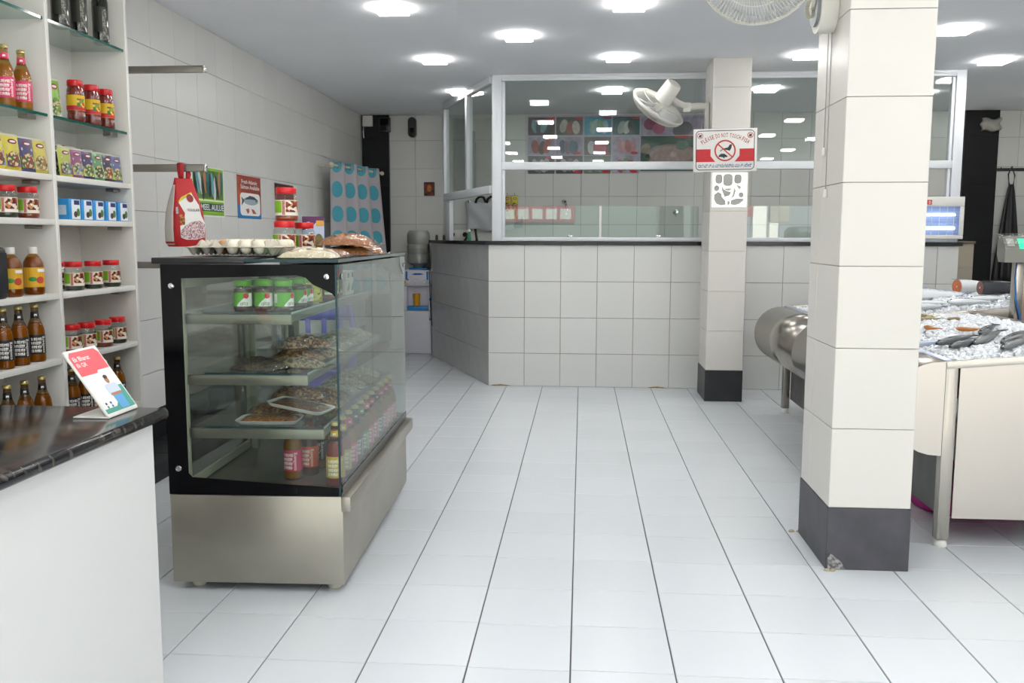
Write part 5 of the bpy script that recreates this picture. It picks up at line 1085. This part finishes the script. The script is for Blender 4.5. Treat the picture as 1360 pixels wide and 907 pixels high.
# ------------------------------------------------------------------ stainless fish counter
fc = thing('fish_counter', 'stainless steel fish counter with rounded edge and ice trays', 'fish counter', (1.46, 3.63, 0))
FX, FY0, FY1, FXR = 1.455, 3.632, 6.5, 3.3
TZ = lambda x: .757+.085*(x-1.45)
def tilt(b): return b.map(lambda p: Vector((p.x, p.y, p.z+.085*(p.x-1.45))))
def fpart(b, n, m=steel, lb=None): b.map(lambda p: p-fc.location); o = b.build(n, m, fc); (lb and o.__setitem__('label', lb)); return o
for x in (1.44, 3.25):
    for y in (FY0-.002, FY1-.05):
        zt = TZ(x)-.012; l_ = fpart(B().bev(x, x+.048, y, y+.048, .03, zt, .003), 'leg', steel)
        b_ = B().lathe([(.026,0),(.028,.006),(.026,.02),(.018,.0295)], 14, (x+.024, y+.024, 0)); b_.map(lambda p: p-fc.location); b_.build('foot_cap', white, l_)
# near end panel follows the sloping top
fpart(B().prism([(1.497, .12), (3.24, .12), (3.24, TZ(3.24)-.03), (1.497, TZ(1.497)-.03)], FY0+.004, FY0+.012, 'y'), 'end_panel', M('bright_steel', '#cdc6bd', .30, metal=1, bump=.10, bscale=2.5))
fpart(B().box(FX+.035, FX+.04, FY0+.05, FY1-.06, .10, .55), 'side_panel', M('grey_side_panel', '#6c6c6b', .45, metal=.5, noise=.25, nscale=8))
fpart(B().box(FX+.05, 3.2, FY1-.02, FY1-.014, .12, .70), 'end_panel')
# rounded (half-cylinder) front edge in three lengths with seams
rc, zc = .19, .567
prof = [(FX+.03, zc+rc)]+[(1.435-.20*math.sin(PI*k/16)**.9, zc+rc*math.cos(PI*k/16)) for k in range(17)]+[(FX+.03, zc-rc)]
bn_m = M('bullnose_steel', '#a8a29a', .25, metal=1, noise=.15, nscale=6, bump=.06, bscale=9)
for y0, y1 in ((FY0, 4.55), (4.554, 5.35), (5.354, FY1)):
    b_ = B(); n = len(prof); b_.add([(x, y0, z) for x, z in prof]+[(x, y1, z) for x, z in prof], [(i, i+1, n+i+1, n+i) for i in range(n-1)], True); o = fpart(b_, 'rounded_edge', bn_m)
    md = o.modifiers.new('thickness', 'SOLIDIFY'); md.thickness = .003; md.offset = -1
fpart(B().prism(prof[1:-1]+[(1.439, zc-rc), (1.439, zc+rc)], FY0-.001, FY0+.003, 'y'), 'edge_end_plate', M('bright_steel', '#cdc6bd', .30, metal=1)); fpart(B().prism(prof[1:-1]+[(1.439, zc-rc), (1.439, zc+rc)], FY1-.003, FY1+.001, 'y'), 'edge_end_plate', bn_m)
# top rims and pans
fpart(tilt(B().bev(1.44, 3.3, FY0-.004, FY0+.03, .728, .757, .004)), 'near_rim', M('bright_steel', '#cdc6bd', .30, metal=1))
fpart(tilt(B().bev(1.44, 1.475, FY0+.031, FY1, .748, .762, .004)), 'side_rim', M('blue_film_steel', '#bcc4d6', .3, metal=.6))
fpart(tilt(B().bev(1.476, 1.80, 4.17, 4.20, .735, .768, .004)), 'cross_rail', M('blue_film_steel', '#bcc4d6', .3, metal=.6))
fpart(tilt(B().bev(1.476, 3.3, 5.28, 5.31, .70, .768, .004)), 'cross_rail')
fpart(tilt(B().bev(2.22, 2.25, 4.21, 5.279, .66, .758, .004)), 'long_rail', steel_d)
fpart(tilt(B().bev(1.44, 3.3, FY1-.03, FY1+.004, .72, .762, .004)), 'far_rim'); fpart(tilt(B().bev(3.27, 3.3, FY0+.031, FY1-.031, .72, .762, .004)), 'far_side_rim')
fpart(tilt(B().box(1.476, 3.26, FY0+.031, FY1-.031, .60, .64)), 'pan_floor', steel_d)
# crushed ice heaps
ice_m = M('ice', '#eef1f5', .4, spec=.4, noise=.05, nscale=30)
def ice(x0, x1, y0, y1, zf, n, lb, seed, smin=.006, smax=.017):
    rd = random.Random(seed); b = B()
    b.grid(lambda u, v: (x0+(x1-x0)*u, y0+(y1-y0)*v, TZ(x0+(x1-x0)*u)-.757+zf(u, v)-.014), 14, 14)
    ico = [(0,0,1),(.89,0,.45),(.28,.85,.45),(-.72,.53,.45),(-.72,-.53,.45),(.28,-.85,.45),(.72,.53,-.45),(-.28,.85,-.45),(-.89,0,-.45),(-.28,-.85,-.45),(.72,-.53,-.45),(0,0,-1)]
    fcs = [(0,1,2),(0,2,3),(0,3,4),(0,4,5),(0,5,1),(1,6,2),(2,7,3),(3,8,4),(4,9,5),(5,10,1),(1,10,6),(2,6,7),(3,7,8),(4,8,9),(5,9,10),(11,7,6),(11,8,7),(11,9,8),(11,10,9),(11,6,10)]
    for _ in range(n):
        u, v = rd.random(), rd.random(); x = x0+.02+(x1-x0-.04)*u; y = y0+.02+(y1-y0-.04)*v; s_ = rd.uniform(smin, smax)
        z = TZ(x)-.757+zf(u, v)+rd.uniform(-.006, .008); sc_ = (s_*rd.uniform(.7, 1.2), s_*rd.uniform(.7, 1.2), s_*rd.uniform(.5, .9))
        mr = Euler((rd.uniform(0, 6), rd.uniform(0, 6), rd.uniform(0, 6))).to_matrix()
        b.add([Vector((x, y, z))+mr @ Vector((p[0]*sc_[0], p[1]*sc_[1], p[2]*sc_[2])) for p in ico], fcs)
    o = b.build('crushed_ice', ice_m); return tag(o, lb, 'ice', None, 'stuff')
dome = lambda h: (lambda u, v: .735+h*(math.sin(PI*min(1, max(0, u)))*math.sin(PI*v))**.4)
ice(1.478, 3.26, FY0+.033, 4.168, dome(.035), 4200, 'heap of crushed ice under the dark fish in the near tray', 1)
ice(1.478, 2.218, 4.202, 5.278, dome(.04), 3200, 'heap of crushed ice in the middle tray with few shells', 2)
ice(1.478, 3.26, 5.312, FY1-.033, dome(.045), 3800, 'heap of crushed ice under the silver fish in the far tray', 3)
# fish
def fishmat(name, back, belly, z0, z1, rough=.25):
    m = bpy.data.materials.new(name); m.use_nodes = True; nt = m.node_tree; N = nt.nodes; L = nt.links; b = N['Principled BSDF']
    tc = N.new('ShaderNodeTexCoord'); sx = N.new('ShaderNodeSeparateXYZ'); mr = N.new('ShaderNodeMapRange'); mr.inputs['From Min'].default_value = z0; mr.inputs['From Max'].default_value = z1
    nz = N.new('ShaderNodeTexNoise'); nz.inputs['Scale'].default_value = 60; ad = N.new('ShaderNodeMath'); ad.operation = 'MULTIPLY_ADD'; ad.inputs[1].default_value = .5; ad.inputs[2].default_value = -.25
    ad2 = N.new('ShaderNodeMath'); rp = N.new('ShaderNodeValToRGB'); rp.color_ramp.elements[0].color = (*lin(belly), 1); rp.color_ramp.elements[1].color = (*lin(back), 1); rp.color_ramp.elements[0].position = .3; rp.color_ramp.elements[1].position = .65
    L.new(tc.outputs['Object'], sx.inputs[0]); L.new(sx.outputs['Y'], mr.inputs['Value']); L.new(tc.outputs['Object'], nz.inputs['Vector']); L.new(nz.outputs['Fac'], ad.inputs[0]); L.new(mr.outputs[0], ad2.inputs[0]); L.new(ad.outputs[0], ad2.inputs[1]); L.new(ad2.outputs[0], rp.inputs[0]); L.new(rp.outputs[0], b.inputs['Base Color'])
    b.inputs['Roughness'].default_value = rough; b.inputs['Coat Weight'].default_value = .15; MC[name] = m; return m
def fish(name, L, Hh_, Wt, back, belly, cut=None):
    """lies on its side: x head to tail, y back to belly, z up; origin under its middle"""
    r = thing(name, 'x', 'fish'); N_ = 18; sg_ = 12; b = B(); v = []; f = []
    def rad(t): return max(.06, (math.sin(PI*min(1, t*1.02+.02)**.75))**.62*(1-.45*max(0, t-.45)))
    te = 1.0 if cut is None else cut
    for i in range(N_+1):
        t = te*i/N_ if cut is None else (1-te)+te*i/N_; q = rad(t*.93)
        for k in range(sg_):
            a = 2*PI*k/sg_; v.append((L*(t-.5), Hh_/2*q*math.cos(a), Wt/2+Wt/2*q*math.sin(a)))
    f = [(i*sg_+k, i*sg_+(k+1) % sg_, (i+1)*sg_+(k+1) % sg_, (i+1)*sg_+k) for i in range(N_) for k in range(sg_)]+[tuple(range(sg_-1, -1, -1)), tuple(N_*sg_+k for k in range(sg_))]
    b.add(v, f, True); m = MC.get('skin_'+back[1:]+belly[1:]) or fishmat('skin_'+back[1:]+belly[1:], back, belly, -Hh_/2, Hh_/2); b.build('body', m, r)
    fm = M('fin_'+back[1:], back, .5); zc_ = Wt/2
    B().prism([(L*.47, 0.012*0+.0), (L*.60, Hh_*.42), (L*.565, 0), (L*.60, -Hh_*.42)], zc_-.002, zc_+.002, 'z').build('tail_fin', fm, r)
    B().prism([(-L*.08, Hh_*.40), (L*.02, Hh_*.64), (L*.16, Hh_*.34)], zc_-.0015, zc_+.0015, 'z').build('dorsal_fin', fm, r)
    B().prism([(-L*.20, -.0), (-L*.05, -Hh_*.12), (-L*.10, -Hh_*.20)], Wt*.985, Wt*1.02, 'z').build('side_fin', fm, r)
    if cut is None:
        q = rad(.07)
        B().lathe([(0,-.004),(.0045,-.002),(.0055,.001),(.003,.004),(0,.0045)], 10, (-L*.42, Hh_*.08, Wt/2+Wt/2*rad(.08*.93)*.93)).build('eye', M('fish_eye', '#0c0c0c', .1), r)
    else:
        q = rad((1-te)*.93); o = B(); o.add([(L*((1-te)-.5)-.0008, Hh_/2*q*.97*math.cos(2*PI*k/16), Wt/2+Wt/2*q*.97*math.sin(2*PI*k/16)) for k in range(16)], [tuple(range(16))]); o.build('cut_face', M('cut_'+cut_col[1:], cut_col, .35, noise=.25, nscale=50), r)
        o = B(); o.lathe([(0, 0), (.008, 0)], 10, (0, 0, 0)); o.map(lambda p: Vector((L*((1-te)-.5)-.0014, p.x, Wt/2+p.y))); o.build('spine_bone', M('bone', '#d9cfc0', .5), r)
    return r
dark = [fish('black_fish', .27, .046, .034, '#1b1d20', '#55585b'), fish('black_fish', .36, .056, .040, '#15171a', '#66686a')]
spots_f = [((1.56, 4.02), (1.74, 4.15), 0, 'small black fish on ice beside the blue rail'), ((1.575, 3.90), (1.74, 4.03), 0, 'small black fish on ice next to the side rim'), ((1.82, 4.24), (1.98, 4.46), 0, 'black fish lying past the end of the blue rail'),
           ((1.69, 3.95), (1.87, 4.17), 1, 'black fish on ice between small fish and the long fish'), ((1.77, 3.90), (2.0, 4.15), 1, 'glossy black fish in the middle of the near tray'), ((1.72, 3.76), (1.92, 3.98), 1, 'black fish close to the near rim below the middle fish'),
           ((1.80, 3.68), (2.0, 3.88), 1, 'black fish touching the near rim of the counter'), ((1.93, 3.90), (2.12, 4.10), 0, 'small black fish on ice beyond the middle fish'), ((1.93, 3.70), (2.16, 3.90), 1, 'black fish along the near tray rim, past the touching one'), ((2.06, 3.82), (2.3, 4.02), 1, 'black fish at the far part of the near tray')]
def on_ice(p, h=.014): return (p[0], p[1], TZ(p[0])+h)
for i, (a, b_, k, lb) in enumerate(spots_f):
    c = ((a[0]+b_[0])/2, (a[1]+b_[1])/2); put(dark[k], on_ice(c, .006), 0, lb, 'black fish in the near tray', rot=(.1*(-1)**i, -.08, math.atan2(b_[1]-a[1], b_[0]-a[0])))
cut_col = '#d4754a'
big = fish('silver_fish', .55, .15, .085, '#56708a', '#e2e6e8'); put(big, on_ice((2.2, 6.0), .02), 0, 'big silver fish with dark back on the far ice tray', rot=(.25, 0, .12))
sm = fish('silver_fish', .26, .06, .04, '#48585c', '#dfe4e6')
for i, (x, y, a, lb) in enumerate(((2.0, 5.46, .2, 'small silver fish by the cross rail, first from the side rim'), (2.12, 5.60, .35, 'small silver fish on the far tray, second from the side rim'), (2.30, 5.52, .1, 'small silver fish on the far tray next to the long rail'), (2.45, 5.62, .25, 'small silver fish below the cut dark fish'), (2.62, 5.50, .15, 'small silver fish below the scale'), (1.85, 5.75, .3, 'small silver fish near the side rim of the far tray'))):
    put(sm, on_ice((x, y), .018), 0, lb, 'small silver fish on the far tray', rot=(0, 0, a))
sal = fish('salmon_piece', .5, .12, .10, '#8a98a4', '#d9dcdc', .62); put(sal, on_ice((2.56, 6.22), .02), 0, 'cut salmon piece with orange flesh face on the far ice', rot=(0, 0, .15))
cut_col = '#7a4a44'
blk = fish('black_fish_piece', .62, .095, .09, '#16181c', '#2a2d32', .7); put(blk, on_ice((2.63, 5.88), .03), 0, 'cut black fish body lying beside the orange salmon piece', rot=(0, 0, .05))
# prawns and shells in the middle tray
def prawn(name, hx, L=.09):
    r = thing(name, 'x', 'prawn'); pts = [(L*.5*math.cos(a)*1.0, L*.42*math.sin(a), .011) for a in [PI*.05+PI*.95*k/9 for k in range(10)]]
    B().tube(pts, [.004, .008, .0105, .011, .0105, .0095, .008, .0065, .005, .003], 8).build('body', M('shell_'+hx[1:], hx, .3, noise=.3, nscale=120), r)
    e = pts[-1]; B().prism([(e[0], e[1]), (e[0]-.012, e[1]-.018), (e[0]+.006, e[1]-.02)], .009, .013, 'z').build('tail_fan', M('shell_'+hx[1:], hx, .3), r)
    B().tube([pts[0], (pts[0][0]+.01, pts[0][1]-.03, .02)], .0012, 5).build('feeler', M('shell_'+hx[1:], hx, .3), r); return r
pr1 = prawn('prawn', '#8a7a54'); pr2 = prawn('prawn', '#b8742c')
for i, (x, y, k, lb) in enumerate(((1.80, 4.80, 0, 'tan prawn in the pile on the middle ice tray'), (1.86, 4.86, 0, 'tan prawn in the pile on the middle ice tray'), (1.78, 4.90, 0, 'tan prawn in the pile on the middle ice tray'), (1.90, 4.78, 0, 'tan prawn in the pile on the middle ice tray'), (1.74, 4.82, 0, 'tan prawn in the pile on the middle ice tray'), (1.83, 4.98, 0, 'tan prawn in the pile on the middle ice tray'), (1.70, 4.45, 1, 'single orange prawn on ice near the side rim'), (1.80, 4.33, 1, 'orange prawn on ice beside the end of the blue rail'))):
    put(pr2 if k else pr1, on_ice((x, y), .024), i*1.3, lb, 'tan prawns on the ice' if not k else None)
# weighing scale on its post
sc_ = thing('weighing_scale', 'steel weighing scale head with green display on a square post', 'scale', (2.335, 4.98, .717))
B().bev(-.09, .09, -.07, .07, 0, .012, .003).build('foot_plate', steel_d, sc_); B().bev(-.042, .0, -.028, .028, .0125, .46, .003).build('post', steel, sc_); B().bev(.001, .03, -.02, .028, .0125, .43, .003).build('post_cover', M('pinkish_steel', '#b59a90', .35, metal=.8), sc_)
hd = B().prism([(-.10, .40), (.0, .40), (.03, .44), (.03, .52), (-.03, .535), (-.10, .47)], -.12, .17, 'x'); hd.build('head', M('scale_case', '#77766f', .35, metal=.4), sc_, None, (0, 0, -.12))
B().prism([(-.085, .492), (.035, .542), (.035, .552), (-.1, .498)], -.125, .175, 'x').build('clear_cover', film, sc_, None, (0, 0, -.12))
# sloping face of the head carries the display
def face(x0, x1, t0, t1, e, nm_, mat):
    a = Vector((0, -.10, .47)); d_ = Vector((0, .07, .065)); nn = Vector((0, -.065, .07)).normalized(); b = B()
    q = [a+d_*t+Vector((x, 0, 0))+nn*ee for ee in (.0004, e) for x, t in ((x0, t0), (x1, t0), (x1, t1), (x0, t1))]
    b.add([tuple(p) for p in q], [(0,1,2,3),(7,6,5,4),(0,4,5,1),(1,5,6,2),(2,6,7,3),(3,7,4,0)]); return b.build(nm_, mat, sc_, None, (0, 0, -.12))
face(-.05, .02, -.0, .8, .003, 'green_display', M('lcd_green', (.02, .75, .38), .4, emit=.5)); face(-.105, -.07, .2, .8, .003, 'key_pad', M('keys_grey', '#a9aaa4', .5))
B().tube([(-.045, -.035, .40), (-.052, -.04, .32), (-.04, -.04, .2), (-.01, -.04, .1), (.005, -.042, .02)], .005, 8).build('blue_cable', M('cable_blue', '#2a6ab0', .4), sc_)
tub = thing('plastic_tub', 'magenta plastic tub on the floor under the fish counter', 'tub', (1.78, 4.22, .0005))
B().lathe([(.21,0),(.225,.01),(.255,.15),(.25,.15),(.218,.014)], 30).build('bowl', M('magenta_plastic', '#b3187f', .35), tub); B().tube([(.256*math.cos(2*PI*k/30), .256*math.sin(2*PI*k/30), .15) for k in range(30)], .008, 8, True).build('rim', M('magenta_plastic', '#b3187f', .35), tub)
ob_ = thing('orange_bucket', 'orange plastic bucket under the far end of the fish counter', 'bucket', (1.68, 6.2, .0005)); B().lathe([(.07,0),(.075,.005),(.09,.16),(.086,.16),(.072,.008)], 22).build('pail', M('orange_plastic', '#c9601c', .4), ob_); B().tube([(.091*math.cos(2*PI*k/22), .091*math.sin(2*PI*k/22), .16) for k in range(22)], .004, 6, True).build('rim', M('orange_plastic', '#c9601c', .4), ob_)

# sheet thickness for cloth, blades and moulded sheets
for o in list(bpy.data.objects):
    if o.type == 'MESH' and o.name.split('.')[0] in ('cloth', 'blade', 'backrest_top', 'wrapping', 'white_gusset') and not o.modifiers:
        md = o.modifiers.new('thickness', 'SOLIDIFY'); md.thickness = .003
